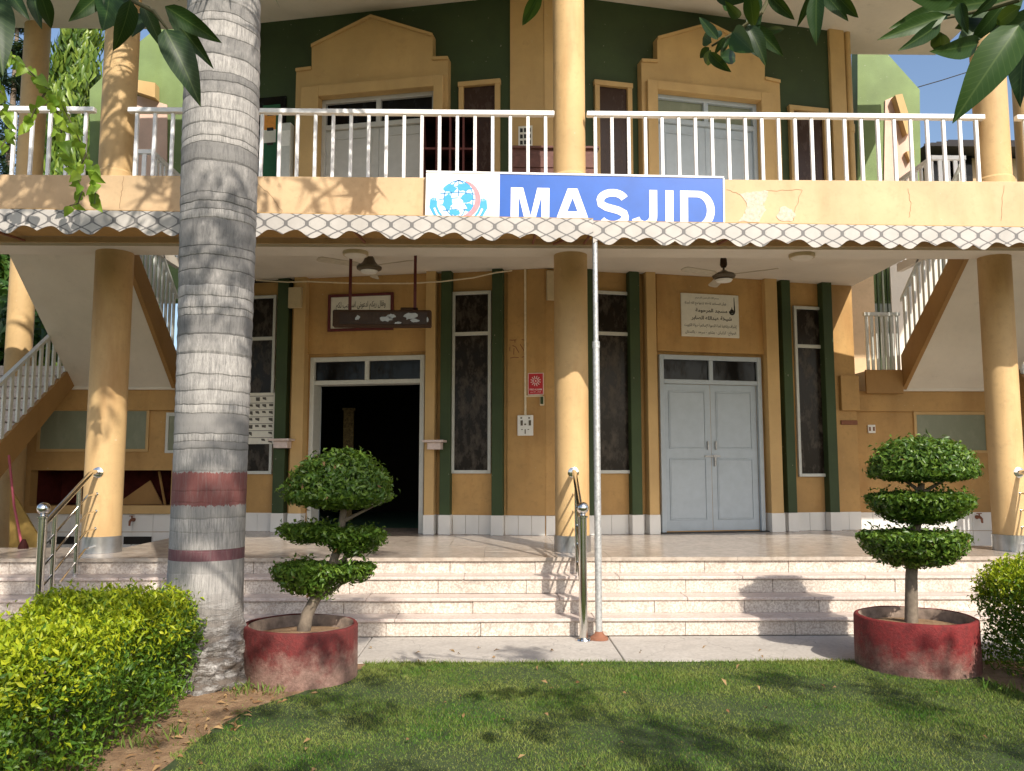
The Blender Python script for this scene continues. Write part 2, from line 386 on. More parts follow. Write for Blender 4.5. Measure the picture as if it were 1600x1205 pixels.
def trunkmat():
    m, t, b = new_mat('ringed_palm_bark')
    g = N(t, 'ShaderNodeNewGeometry'); sp = N(t, 'ShaderNodeSeparateXYZ'); t.links.new(g.outputs['Position'], sp.inputs[0])
    z = sp.outputs[2]
    wob = math_(t, 'ADD', math_(t, 'MULTIPLY', math_(t, 'SUBTRACT', noise(t, 4, 3), .5), .05), math_(t, 'MULTIPLY', math_(t, 'SUBTRACT', noise(t, 1, 2, .6, pos(t, (60, 60, 8))), .5), .009))
    zz = math_(t, 'ADD', z, wob)
    # leaf scars: thin dark edges at uneven heights plus dark grey patches inside a ring
    w1 = N(t, 'ShaderNodeTexNoise', noise_dimensions='1D'); w1.inputs['Scale'].default_value = 2.2; w1.inputs['Detail'].default_value = 2
    t.links.new(zz, w1.inputs['W'])
    ph = math_(t, 'FRACT', math_(t, 'ADD', math_(t, 'MULTIPLY', zz, 9.5), math_(t, 'MULTIPLY', w1.outputs[0], 4.5)))
    edge = ramp(t, ph, [(0, 1), (.12, .2), (.4, 0), (.985, 0), (1, 1)])
    edge = math_(t, 'MULTIPLY', edge, ramp(t, math_(t, 'MULTIPLY', z, .2), [(.12, 0), (.22, .4), (.45, 1)]))
    cell = math_(t, 'FLOOR', math_(t, 'ADD', math_(t, 'MULTIPLY', zz, 9.5), math_(t, 'MULTIPLY', w1.outputs[0], 4.5)))
    wn = N(t, 'ShaderNodeTexWhiteNoise', noise_dimensions='1D'); t.links.new(cell, wn.inputs['W'])
    fib = noise(t, 1, 5, .8, pos(t, (75, 75, 7)))
    fib2 = noise(t, 1, 4, .7, pos(t, (14, 14, 7)))
    dark = math_(t, 'MULTIPLY', ramp(t, math_(t, 'ADD', math_(t, 'MULTIPLY', wn.outputs[0], .55), math_(t, 'MULTIPLY', fib2, .75)), [(.50, 0), (.72, 1)]), ramp(t, fib, [(.38, .25), (.58, 1)]))
    up = ramp(t, math_(t, 'MULTIPLY', z, .2), [(.22, 0), (.50, 1)])      # whitewash fades out upward
    c = mixc(t, ramp(t, fib, [(.36, 1), (.60, 0)]), (.44, .41, .38), (.20, .19, .18))
    c = mixc(t, math_(t, 'MULTIPLY', dark, math_(t, 'ADD', .35, math_(t, 'MULTIPLY', up, .6))), c, (.13, .125, .12))
    c = mixc(t, math_(t, 'MULTIPLY', math_(t, 'MULTIPLY', edge, ramp(t, fib2, [(.38, .05), (.62, 1)])), .6), c, (.10, .095, .09))
    foot_crevice = math_(t, 'MULTIPLY', ramp(t, noise(t, 1, 5, .75, pos(t, (7, 7, 26))), [(.43, 0), (.56, 1)]), ramp(t, z, [(.28, 1), (.68, 0)]))  # dark brown foot, with crevice shade painted into the colour
    c = mixc(t, math_(t, 'MULTIPLY', foot_crevice, .85), c, (.085, .06, .042))
    jag = math_(t, 'ADD', z, math_(t, 'MULTIPLY', math_(t, 'SUBTRACT', noise(t, 1, 3, .8, pos(t, (45, 45, 3))), .5), .07))
    def band(c, z0, z1, col, src):
        k = math_(t, 'MULTIPLY', math_(t, 'GREATER_THAN', src, z0), math_(t, 'LESS_THAN', src, z1))
        k = math_(t, 'MULTIPLY', k, ramp(t, fib, [(.30, .55), (.5, .97)]))
        return mixc(t, k, c, col)
    c = band(c, 1.245, 1.475, (.19, .060, .052), jag)
    c = band(c, .868, .945, (.14, .052, .060), z)
    t.links.new(c, b.inputs['Base Color']); b.inputs['Roughness'].default_value = .85
    hh = math_(t, 'SUBTRACT', math_(t, 'ADD', math_(t, 'MULTIPLY', fib, .5), math_(t, 'MULTIPLY', edge, -1.0)), math_(t, 'MULTIPLY', foot_crevice, 1.5))
    bump(t, b, hh, .7, .012); return m
M['palm'] = trunkmat()

def awnmat():
    m, t, b = new_mat('printed_awning_cloth')
    uv = N(t, 'ShaderNodeUVMap'); uv.uv_map = 'UVMap'
    sp = N(t, 'ShaderNodeSeparateXYZ'); t.links.new(uv.outputs[0], sp.inputs[0])
    u, v = sp.outputs[0], sp.outputs[1]
    P = math.pi
    sw = math_(t, 'MULTIPLY', math_(t, 'SINE', math_(t, 'MULTIPLY', v, 2 * P)), .5)
    l1 = math_(t, 'ABSOLUTE', math_(t, 'SINE', math_(t, 'MULTIPLY', math_(t, 'ADD', u, sw), P)))
    l2 = math_(t, 'ABSOLUTE', math_(t, 'SINE', math_(t, 'MULTIPLY', math_(t, 'SUBTRACT', u, sw), P)))
    line = math_(t, 'MINIMUM', l1, l2)
    k = ramp(t, line, [(.15, 1), (.26, 0)])
    line2 = ramp(t, line, [(.42, 0), (.48, 1), (.55, 1), (.62, 0)])
    node = ramp(t, math_(t, 'ADD', l1, l2), [(.50, 1), (.66, 0)])
    near = ramp(t, math_(t, 'ADD', l1, l2), [(.9, 1), (1.1, 0)])
    k = math_(t, 'MAXIMUM', math_(t, 'MAXIMUM', k, node), math_(t, 'MULTIPLY', line2, near))
    base = mixc(t, ramp(t, noise(t, 3, 5, .7), [(.35, 0), (.75, 1)]), (.48, .445, .41), (.37, .34, .31))
    c = mixc(t, math_(t, 'MULTIPLY', k, .85), base, (.085, .08, .08))
    t.links.new(c, b.inputs['Base Color']); b.inputs['Roughness'].default_value = .6
    return m
M['awning'] = awnmat()
M['awnback'] = plain('brown_awning_underside', (.40, .23, .07), .8)

# ------------------------------------------------------------------ leaves and numpy meshes
def np_mesh(name, V, T, mats, mi=None, smooth=False):
    me = bpy.data.meshes.new(name); n = len(T); k = T.shape[1]
    me.vertices.add(len(V)); me.vertices.foreach_set('co', V.astype(np.float32).ravel())
    me.loops.add(n * k); me.loops.foreach_set('vertex_index', T.astype(np.int32).ravel())
    me.polygons.add(n); me.polygons.foreach_set('loop_start', np.arange(0, n * k, k, dtype=np.int32))
    for m in mats: me.materials.append(m)
    if mi is not None: me.polygons.foreach_set('material_index', mi.astype(np.int32))
    me.update(calc_edges=True)
    if smooth: me.shade_smooth()
    return me
def unit(a): return a / np.maximum(1e-9, np.linalg.norm(a, axis=1, keepdims=True))
def leaf_cloud(name, P, Nn, L, W, mats, parent, out=.5, up=.0, mi=None, fold=.25, kind=None, label=None):
    n = len(P); P = np.asarray(P, float); Nn = unit(np.asarray(Nn, float))
    L = L * RNG.uniform(.6, 1.4, n)[:, None]; W = W * RNG.uniform(.75, 1.2, n)[:, None]
    d = unit(RNG.normal(size=(n, 3))); d = unit(d - (d * Nn).sum(1, keepdims=True) * Nn + Nn * RNG.uniform(out - .45, out + .45, n)[:, None] + np.array([0, 0, up]))
    nn = unit(Nn + RNG.normal(size=(n, 3)) * .45); s = unit(np.cross(d, nn)); nn = np.cross(s, d)
    b = P - d * L * .5; t = P + d * L * .5 - nn * L * .12; md = P - d * L * .05 + nn * L * .06
    l = md + s * W * .5 + nn * W * fold; r = md - s * W * .5 + nn * W * fold
    V = np.stack([b, r, t, l, md], 1).reshape(-1, 3)
    i = np.arange(n)[:, None] * 5
    T = np.concatenate([i + [0, 1, 4], i + [1, 2, 4], i + [2, 3, 4], i + [3, 0, 4]], 1).reshape(-1, 3)
    c = V.mean(0); c[2] = V[:, 2].min()
    me = np_mesh(name, V - c, T, mats, None if mi is None else np.repeat(mi, 4))
    o = put(name, me, None, parent, c)
    if kind: o['kind'] = kind
    if label: o['label'] = label
    return o
def sph(n):
    return unit(RNG.normal(size=(n, 3)))

def leaf_mesh(name, wr, droop, tipw=1.0, mat=None, heart=False):
    mb = MB(); n = 9; rows = []
    for i in range(n + 1):
        f = i / n
        wd = wr * .5 * (math.sin(math.pi * min(1, f ** (.75 if not heart else .45))) ** .8) * (1 - .25 * f * tipw)
        if i == n: wd = .002
        if i == 0: wd = .006 if not heart else wr * .16
        z = -droop * f * f; y = f * (1 - .15 * droop * f)
        for k, sx in enumerate((-1, -.5, 0, .5, 1)):
            rows.append((sx * wd, y, z + abs(sx) * wd * .32 + (.01 * math.sin(f * 17 + sx) if abs(sx) == 1 else 0)))
    F = []
    for i in range(n):
        for k in range(4): F.append((i * 5 + k, i * 5 + k + 1, i * 5 + 6 + k, i * 5 + 5 + k))
    me = bpy.data.meshes.new(name); me.from_pydata(rows, [], F); me.shade_smooth(); me.materials.append(mat)
    return me
LEAVES = [leaf_mesh('leaf', .36, .18, 1, M['mango']), leaf_mesh('leaf', .42, .32, 1, M['mango']), leaf_mesh('leaf', .27, .1, 1.2, M['mango']), leaf_mesh('leaf', .58, .12, .6, M['mango'])]
VLEAVES = [leaf_mesh('leaf', .75, .2, .8, M['vine'], True), leaf_mesh('leaf', .85, .35, .8, M['vine'], True)]
def hero_leaf(me, base, tip, parent, roll=0.0):
    base, tip = Vector(base), Vector(tip); y = (tip - base); L = y.length; y.normalize()
    f = (CAM - base).normalized() * math.cos(roll) + y.cross((CAM - base).normalized()) * math.sin(roll)
    x = y.cross(f).normalized(); z = x.cross(y)
    o = bpy.data.objects.new('leaf', me); COL.objects.link(o); o.parent = parent
    o.matrix_local = Matrix.Translation(base - wloc(parent)) @ Matrix((x, y, z)).transposed().to_4x4() @ Matrix.Scale(L, 4)
    return o

# ------------------------------------------------------------------ lettering
AR = {}
def _ar(code, names, four):
    for ch in names:
        AR[ch] = (code, four); code += 4 if four else 2
_ar(0xFE81, 'آأؤإ', False); _ar(0xFE89, 'ئ', True); _ar(0xFE8D, 'ا', False); _ar(0xFE8F, 'ب', True); _ar(0xFE93, 'ة', False)
_ar(0xFE95, 'تثجحخ', True); _ar(0xFEA9, 'دذرز', False); _ar(0xFEB1, 'سشصضطظعغفقكلمنه', True); _ar(0xFEED, 'وى', False); _ar(0xFEF1, 'ي', True)
def shape_ar(s):
    out = []; i = 0; prev = False
    while i < len(s):
        ch = s[i]
        if ch in AR:
            if ch == 'ل' and i + 1 < len(s) and s[i + 1] in 'اأإآ':
                base = {'آ': 0xFEF5, 'أ': 0xFEF7, 'إ': 0xFEF9, 'ا': 0xFEFB}[s[i + 1]]
                out.append(chr(base + (1 if prev else 0))); prev = False; i += 2; continue
            code, four = AR[ch]; nx = i + 1 < len(s) and s[i + 1] in AR
            if four and nx: out.append(chr(code + (3 if prev else 2))); prev = True
            else: out.append(chr(code + (1 if prev else 0))); prev = False
        else: out.append(ch); prev = False
        i += 1
    return ''.join(out[::-1])
def lettering(body, Mx, width, height, mat, parent, name='lettering', arabic=False, bold=0.0):
    c = bpy.data.curves.new('t', 'FONT'); c.body = shape_ar(body) if arabic else body
    c.size = 1; c.offset = bold; c.resolution_u = 3; c.fill_mode = 'FRONT'
    o = bpy.data.objects.new('t', c); COL.objects.link(o); bpy.context.view_layer.update()
    me = bpy.data.meshes.new_from_object(o.evaluated_get(bpy.context.evaluated_depsgraph_get()))
    bpy.data.objects.remove(o); bpy.data.curves.remove(c)
    n = len(me.vertices); co = np.empty(n * 3, np.float32); me.vertices.foreach_get('co', co); co = co.reshape(-1, 3)
    mn, mx = co.min(0), co.max(0); sz = mx - mn
    co = (co - (mn + mx) / 2) * np.array([width / sz[0], height / sz[1], 0]) 
    me.vertices.foreach_set('co', co.ravel()); me.materials.clear(); me.materials.append(mat)
    ob = put(name, me, None, parent, Mx.translation); ob.rotation_euler = Mx.to_euler()
    return ob
def flat(mb, Mx, pts, th=.002):
    n = (Mx.to_3x3() @ Vector((0, 0, 1))).normalized()
    return mb.prism([Mx @ Vector((p[0], p[1], 0)) for p in pts], n * th)
def ribbon(mb, Mx, path, wd, th=.002):
    P = [Vector((a, b)) for a, b in path]; L = []; Rr = []
    for i, p in enumerate(P):
        t = (P[min(i + 1, len(P) - 1)] - P[max(i - 1, 0)]).normalized(); n = Vector((-t.y, t.x))
        w_ = wd[i] if isinstance(wd, (list, tuple)) else wd
        L.append(p + n * w_ / 2); Rr.append(p - n * w_ / 2)
    for i in range(len(P) - 1): flat(mb, Mx, [L[i], L[i + 1], Rr[i + 1], Rr[i]], th)
def arc(cx, cy, rx, ry, a0, a1, n=12):
    return [(cx + rx * math.cos(R(a0 + (a1 - a0) * i / n)), cy + ry * math.sin(R(a0 + (a1 - a0) * i / n))) for i in range(n + 1)]

exec_parts = []
# ================================================================== SETTING: ground
PORCH_Z = .62
mb = MB(); mb.box(-400, 400, -400, 600, -.6, -.03); mb.build('ground', M['turf'], kind='structure')
# ------------------------------------------------------------------ path of long concrete slabs
pathp = thing('path', 'strip of worn grey concrete paving along the foot of the steps', None, (0, 6.9, 0), kind='structure')
jx = [-9, -6.4, -3.6, -1.1, 1.02, 3.75, 6.2, 9, 12]
for a, b in zip(jx, jx[1:]):
    sk = random.uniform(-.03, .03)
    m_ = MB(); m_.box(a + .004, b - .004, 6.67 + random.uniform(-.012, .012), 7.66, -.12, random.uniform(-.002, .002))
    m_.build('paving_slab', M['path'], pathp, bevel=.006)
# ------------------------------------------------------------------ steps
stepsp = thing('steps', 'four wide speckled stone steps with pink nosings up to the porch', None, (0, 7.9, 0), kind='structure')
RY = [7.67, 7.93, 8.19, 8.45]; RZ = [0, .157, .302, .462, .62]
for i, y in enumerate(RY):
    z0, z1 = RZ[i], RZ[i + 1]; x = -9.0 + random.uniform(0, .5)
    mbk = MB(); mbk.box(-9.2, 10.2, y + .03, RY[i + 1] + .02 if i < 3 else 8.75, z0 - .1, z1 - .032); mbk.build('step_core', M['grout'], stepsp)
    while x < 10:
        wdt = random.choice([.55, .85, 1.0, 1.2, .7]); jy = random.uniform(-.004, .004)
        m_ = MB(); m_.box(x + .002, x + wdt - .002, y + jy, y + .029 + jy, z0 + .001, z1 - .0305); m_.build('riser_slab', M['riser'], stepsp, bevel=.003)
        x += wdt
    x = -9.0
    while x < 10 and i < 3:
        wdt = random.choice([1.2, 1.5, 1.8]); jz = random.uniform(-.002, .002)
        m_ = MB(); m_.box(x + .0015, x + wdt - .0015, y - .022, RY[i + 1] + .02, z1 - .030 + jz, z1 + jz); m_.build('tread_slab', M['tread'], stepsp, bevel=.006)
        x += wdt
# ------------------------------------------------------------------ porch floor of polished slabs
porch = thing('porch_floor', 'raised porch floor of polished grey marble slabs', None, (0, 9.5, .5), kind='structure')
XL, XR = -4.15, 5.22
def floor_run(x0, x1, y0, y1, dx, dy, name='floor_slab', first=False):
    y = y0
    while y < y1 - .01:
        ye = min(y + dy, y1); x = x0
        while x < x1 - .01:
            xe = min(x + dx, x1)
            m_ = MB(); m_.box(x + .0012, xe - .0012, y + .0012, ye - .0012, PORCH_Z - .036, PORCH_Z + random.uniform(-.0008, .0008)); m_.build(name, M['floor'], porch)
            x = xe
        y = ye
floor_run(-9, 10, 8.422, 9.022, 1.27, .6)
floor_run(-9, 10, 9.022, 9.58, 1.27, .6)
floor_run(XL, XR, 9.58, 12.6, 1.21, .6)
mb = MB(); mb.box(-9, 10, 8.5, 9.57, .1, .562); mb.box(XL + .01, XR - .01, 9.57, 12.6, .1, .562); mb.build('floor_bed', M['grout'], porch)
mb = MB(); mb.box(-10, XL, 9.58, 16, -.1, .30); mb.box(XR, 11, 9.58, 16, -.1, .30); mb.build('washing_area_floor', M['path'], porch)

# ================================================================== BUILDING
B = thing('mosque_building', 'two storey ochre building with green panels, balcony and round columns', 'building', (.67, 11, 0))
Z2, ZR = 4.58, 8.20        # balcony floor, roof soffit
CEIL = 4.22
SE = 4.75                  # facet length
# ---- lower walls
dl0, dl1 = FL.S(663, 700), FL.S(483, 700); dlt = FL.Z(575, 557)
mb = MB()
FL.box(mb, 0, dl0, -.28, 0, .55, 4.3); FL.box(mb, dl1, SE, -.28, 0, .55, 4.3); FL.box(mb, dl0, dl1, -.28, 0, dlt, 4.3)
mb.build('wall', M['wall'], B)
mb = MB(); FR.box(mb, 0, SE, -.28, 0, .55, 4.3); mb.build('wall', M['wall'], B)
mb = MB(); FL.box(mb, 0, SE, -.28, 0, 4.3, ZR + .05); mb.build('upper_wall', M['green'], B)
mb = MB(); FR.box(mb, 0, SE, -.28, 0, 4.3, ZR + .05); mb.build('upper_wall', M['green'], B)

def fin(F, p0, p1, off=.13, mat='green', name='fin', py=700, z1=CEIL):
    a, b = sorted((F.S(p0, py, off), F.S(p1, py, off)))
    m_ = MB(); F.box(m_, a, b, .001, off, PORCH_Z, z1); m_.build(name, M[mat], B, bevel=.004)
    m_ = MB(); F.box(m_, a - .008, b + .008, .002, off + .012, PORCH_Z + .001, PORCH_Z + .262); m_.build('tile', M['tile'], B, bevel=.003)
    return a, b
spans_L = [fin(FL, 768, 785), fin(FL, 687, 703), fin(FL, 663, 678, .16, 'trim', 'pilaster'), fin(FL, 453, 472, .16, 'trim', 'pilaster'), fin(FL, 427, 445), fin(FL, 355, 372)]
spans_R = [fin(FR, 914, 930), fin(FR, 987, 1003), fin(FR, 1014, 1029, .16, 'trim', 'pilaster'), fin(FR, 1203, 1222, .16, 'trim', 'pilaster'), fin(FR, 1229, 1243), fin(FR, 1294, 1309)]
def tiles(F, a, b, off=.016):
    n = max(1, round((b - a) / .21)); d = (b - a) / n
    for i in range(n):
        m_ = MB(); F.box(m_, a + d * i + .002, a + d * (i + 1) - .002, .001, off + random.uniform(-.002, .002), PORCH_Z + .001, PORCH_Z + .258); m_.build('tile', M['tile'], B, bevel=.002)
dr0, dr1 = FR.S(1030, 700), FR.S(1190, 700)
def tile_gaps(F, spans, door):
    sp = sorted(spans + [door]); cur = 0.0
    for a, b in sp:
        if a - cur > .05: tiles(F, cur + .004, a - .012)
        cur = max(cur, b + .012)
    if SE - cur > .05: tiles(F, cur, SE)
tile_gaps(FL, spans_L, (dl0, dl1)); tile_gaps(FR, spans_R, (dr0, dr1))
# proud plain panel at the prow, between the fins (both facets)
for F, p in ((FL, 793), (FR, 908)):
    m_ = MB(); F.box(m_, -.004, abs(F.S(857 if F is FL else 862, 640)) * 0 + F.S(p, 640), .0, .025, PORCH_Z + .262, CEIL)
    m_.build('wall_panel', M['wall'], B, bevel=.003)

# ---- tall windows
def frame_ring(mb, F, s0, s1, z0, z1, wd, o0, o1):
    F.box(mb, s0, s0 + wd, o0, o1, z0, z1); F.box(mb, s1 - wd, s1, o0, o1, z0, z1)
    F.box(mb, s0 + wd, s1 - wd, o0, o1 - .002, z0, z0 + wd); F.box(mb, s0 + wd, s1 - wd, o0, o1 - .002, z1 - wd, z1)
def tall_window(F, p0, p1, yt, ym, yb, pane='pane', name='window', label=None):
    s0, s1 = sorted((F.S(p0, 640), F.S(p1, 640))); pm = (p0 + p1) / 2
    z1, zm, z0 = F.Z(pm, yt), F.Z(pm, ym), F.Z(pm, yb)
    W = sub(name, B, F.P((s0 + s1) / 2, 0, z0))
    m_ = MB(); frame_ring(m_, F, s0, s1, z0, z1, .045, .001, .045); F.box(m_, s0 + .045, s1 - .045, .001, .040, zm - .025, zm + .025)
    m_.build('frame', M['frame'], W, bevel=.004)
    for a, b in ((z0 + .045, zm - .025), (zm + .025, z1 - .045)):
        m_ = MB(); F.box(m_, s0 + .045, s1 - .045, .001, .016, a, b); m_.build('pane', M[pane], W)
    if label: W['label'] = label
    return W, s0, s1, z0, z1
tall_window(FL, 706, 768, 456, 522, 740)
tall_window(FR, 928, 986, 456, 522, 740)
tall_window(FR, 1243, 1293, 480, 542, 745)
WF = tall_window(FL, 372, 429, 463, 530, 741)

# ---- lower doors
def panel_door_lower(F, s0, s1, z0, zt, zl, mat, frame_mat, parent_name, off=.0, closed=True, depth=.10, proud=.05, panes='paneblack'):
    D = sub(parent_name, B, F.P((s0 + s1) / 2, 0, z0)); fw = .065
    m_ = MB(); F.box(m_, s0, s0 + fw, off - depth, off + proud, z0, zt); F.box(m_, s1 - fw, s1, off - depth, off + proud, z0, zt)
    F.box(m_, s0 + fw, s1 - fw, off - depth, off + proud - .003, zt - fw, zt); F.box(m_, s0 + fw, s1 - fw, off - depth, off + proud - .003, zl - .03, zl + .03)
    mid = (s0 + s1) / 2; F.box(m_, mid - .03, mid + .03, off - depth, off + proud - .006, zl + .03, zt - fw)
    m_.build('door_frame', M[frame_mat], D, bevel=.004)
    for a, b in ((s0 + fw, mid - .03), (mid + .03, s1 - fw)):
        m_ = MB(); F.box(m_, a, b, off + (.004 if closed else -.02), off + (.018 if closed else -.005), zl + .03, zt - fw); m_.build('pane', M[panes], D)
    if closed:
        for a, b in ((s0 + fw + .003, mid - .002), (mid + .002, s1 - fw - .003)):
            m_ = MB(); F.box(m_, a, b, off - .045, off + .004, z0 + .012, zl - .033)
            h = zl - z0; st = .10
            for c, d in ((z0 + .16, z0 + h * .485), (z0 + h * .55, zl - .13)):
                # raised moulding ring and flat field
                F.box(m_, a + st, b - st, off + .004, off + .010, c + .02, d - .02)
                for e in ((a + st - .022, a + st - .004, c, d), (b - st + .004, b - st + .022, c, d)): F.box(m_, e[0], e[1], off + .004, off + .016, e[2], e[3])
                for e in ((c, c + .018), (d - .018, d)): F.box(m_, a + st - .004, b - st + .004, off + .004, off + .015, e[0], e[1])
            m_.build('leaf', M[mat], D, bevel=.0025)
    return D, mid
zl_r = FR.Z(1110, 598); zt_r = FR.Z(1110, 557)
DR, midr = panel_door_lower(FR, dr0, dr1, PORCH_Z + .015, zt_r, zl_r, 'door', 'door', 'door', off=-.0, depth=.0 - .001 + .001, proud=.06)
DR['label'] = 'closed pale blue grey double door with recessed panels'
m_ = MB(); F = FR
zb = F.Z(1105, 713); F.box(m_, midr - .11, midr + .13, .012, .03, zb - .012, zb + .012)
F.box(m_, midr + .03, midr + .055, .02, .045, zb - .14, zb - .012); F.box(m_, midr + .015, midr + .07, .016, .04, zb - .02, zb + .02)
for s in (-.06, .06): F.box(m_, midr + s - .01, midr + s + .01, .012, .04, zb + .09, zb + .21)
m_.build('bolt', M['galv'], DR, bevel=.003)
m_ = MB(); FR.box(m_, dr0 - .02, dr1 + .12, .0, .10, PORCH_Z + .001, PORCH_Z + .014); m_.build('threshold', M['rubber'], B)
# proud lintel panels above both doors
m_ = MB(); FR.box(m_, dr0 - .03, FR.S(1199, 500), .001, .07, FR.Z(1110, 552), CEIL); m_.build('lintel_panel', M['wall'], B, bevel=.004)
m_ = MB(); FL.box(m_, dl0 - .02, dl1 + .05, .001, .05, FL.Z(575, 552), CEIL); m_.build('lintel_panel', M['wall'], B, bevel=.004)
zl_l = FL.Z(575, 597)
DL, _ = panel_door_lower(FL, dl0, dl1, PORCH_Z + .002, dlt, zl_l, 'door', 'frame', 'doorway', off=-.02, closed=False, depth=.20, proud=.05)
DL['label'] = 'open doorway into the dark hall under a glazed transom'
# one leaf folded inward (left jamb), seen edge-on, and the hall behind, walls coloured near black in place of shade
mb = MB()
p = FL.P(dl1 - .07, -.22, 0); q = p + Vector((-.12, .62, 0))
mb.prism([(p.x, p.y, .62), (q.x, q.y, .62), (q.x, q.y, zl_l - .04), (p.x, p.y, zl_l - .04)], (-.04, .01, 0)); mb.build('leaf', M['door'], DL)
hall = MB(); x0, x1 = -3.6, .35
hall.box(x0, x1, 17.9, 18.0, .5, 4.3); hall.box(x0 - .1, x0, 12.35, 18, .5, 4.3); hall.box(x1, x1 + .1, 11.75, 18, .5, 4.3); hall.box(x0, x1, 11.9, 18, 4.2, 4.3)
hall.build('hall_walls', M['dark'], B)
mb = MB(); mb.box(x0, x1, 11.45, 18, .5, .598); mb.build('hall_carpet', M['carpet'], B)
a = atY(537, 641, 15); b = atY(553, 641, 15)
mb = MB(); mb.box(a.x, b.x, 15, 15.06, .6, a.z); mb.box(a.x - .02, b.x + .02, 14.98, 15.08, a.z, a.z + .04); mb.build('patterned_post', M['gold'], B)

# ---- upper pediment doors
def pediment(F, P, door_px, frame_o, frame_i, ytr, ymul, ymid, side_name, off=.16):
    pts = [F.px(x, y, off) for x, y in P]
    zb = Z2 - .05
    O = [F.px(x, y, off + .08) for x, y in frame_o]; I = [F.px(x, y, off + .08) for x, y in frame_i]
    so0, so1 = sorted((O[0][0], O[1][0])); si0, si1 = sorted((I[0][0], I[1][0])); zo = (O[0][1] + O[1][1]) / 2; zi = (I[0][1] + I[1][1]) / 2
    ss = sorted(p[0] for p in pts); s_min, s_max = ss[0], ss[-1]
    D = sub('pediment_door', B, F.P((si0 + si1) / 2, 0, zb))
    # surround: two jambs and the stepped gable, joined in one mesh
    m_ = MB()
    F.poly(m_, [(si0, zb), (s_min, zb), (s_min, zi), (si0, zi)], 0.001, off); F.poly(m_, [(si1, zb), (s_max, zb), (s_max, zi), (si1, zi)], 0.001, off)
    body = [(s_min, zi), (s_max, zi)] + sorted([], key=lambda q: 0)
    inner = [q for q in pts if q[1] > zi + .02]
    inner.sort(key=lambda q: -q[0])
    # keep the outline order as measured
    order = [q for q in pts if q[1] > zi + .02]
    if order[0][0] < order[-1][0]: order = order[::-1]
    F.poly(m_, [(s_min, zi), (s_max, zi)] + order, 0.001, off)
    m_.build('surround', M['trim'], D)
    m_ = MB(); so0 = max(so0, s_min + .02); so1 = min(so1, s_max - .02)
    F.box(m_, so0, si0, off, off + .08, zb, zo); F.box(m_, si1, so1, off, off + .08, zb, zo); F.box(m_, si0, si1, off, off + .078, zi, zo)
    m_.build('architrave', M['trim'], D, bevel=.004)
    # cornice line that follows the gable
    m_ = MB()
    for (a0, b0), (a1, b1) in zip(order, order[1:]):
        dz = .045
        if abs(a1 - a0) < .05: continue
        F.poly(m_, [(a0, b0 - dz), (a1, b1 - dz), (a1, b1), (a0, b0)], off + .001, off + .03)
    m_.build('cornice', M['trim'], D)
    # transom and leaves
    mid = (si0 + si1) / 2; ztr = F.Z(ymul[0], ymul[1], .05); zmid = F.Z(ymid[0], ymid[1], .05); fw = .06
    m_ = MB(); F.box(m_, si0, si0 + fw, .002, .09, zb, zi); F.box(m_, si1 - fw, si1, .002, .09, zb, zi); F.box(m_, si0 + fw, si1 - fw, .002, .088, zi - fw, zi)
    F.box(m_, si0 + fw, si1 - fw, .002, .088, zmid - .035, zmid + .035); F.box(m_, mid - .035, mid + .035, .002, .086, zmid + .035, zi - fw)
    m_.build('door_frame', M[side_name[0]], D, bevel=.003)
    for a, b in ((si0 + fw, mid - .035), (mid + .035, si1 - fw)):
        m_ = MB(); F.box(m_, a, b, .002, .03, zmid + .035, zi - fw); m_.build('pane', M[side_name[1]], D)
    for a, b in ((si0 + fw, mid - .002), (mid + .002, si1 - fw)):
        m_ = MB(); F.box(m_, a, b, .002, .04, zb, zmid - .037)
        F.box(m_, a + .13, b - .13, .04, .046, zb + .3, zmid - .19)
        for e in ((a + .10, a + .115), (b - .115, b - .10)): F.box(m_, e[0], e[1], .04, .052, zb + .27, zmid - .16)
        F.box(m_, a + .115, b - .115, .04, .051, zmid - .175, zmid - .16)
        m_.build('leaf', M[side_name[0]], D, bevel=.002)
    return D
pediment(FL, [(463, 108), (487, 105), (487, 70), (580, 24), (676, 53), (676, 90), (700, 89)], None,
         [(470, 134), (692, 118)], [(497, 148), (677, 136)], None, (580, 172), (580, 196), ('udoor', 'paneblack'))
pediment(FR, [(1002, 93), (1027, 94), (1027, 58), (1108, 36), (1195, 80), (1195, 121), (1218, 126)], None,
         [(1012, 124), (1207, 145)], [(1028, 137), (1190, 158)], None, (1108, 160), (1108, 196), ('door', 'panepale'))
# ---- upper small windows
def small_window(F, p0, p1, yt, pane='panebrown', py=200):
    s0, s1 = sorted((F.S(p0, py), F.S(p1, py))); z1 = F.Z((p0 + p1) / 2, yt); z0 = Z2 - .02
    W = sub('upper_window', B, F.P((s0 + s1) / 2, 0, z0))
    m_ = MB(); F.box(m_, s0, s0 + .07, .001, .07, z0, z1); F.box(m_, s1 - .07, s1, .001, .07, z0, z1); F.box(m_, s0 - .01, s1 + .01, .001, .08, z1 - .07, z1)
    m_.build('frame', M['trim'], W, bevel=.004)
    m_ = MB(); F.box(m_, s0 + .07, s1 - .07, .001, .02, z0, z1 - .071); m_.build('pane', M[pane], W)
small_window(FL, 718, 782, 129); small_window(FR, 928, 986, 131); small_window(FR, 1231, 1290, 170)
m_ = MB(); s0, s1 = sorted((FL.S(405, 200), FL.S(447, 200)))
FL.box(m_, s0, s1, .001, .03, Z2, FL.Z(426, 153)); m_.build('upper_window', M['paneblack'], B)
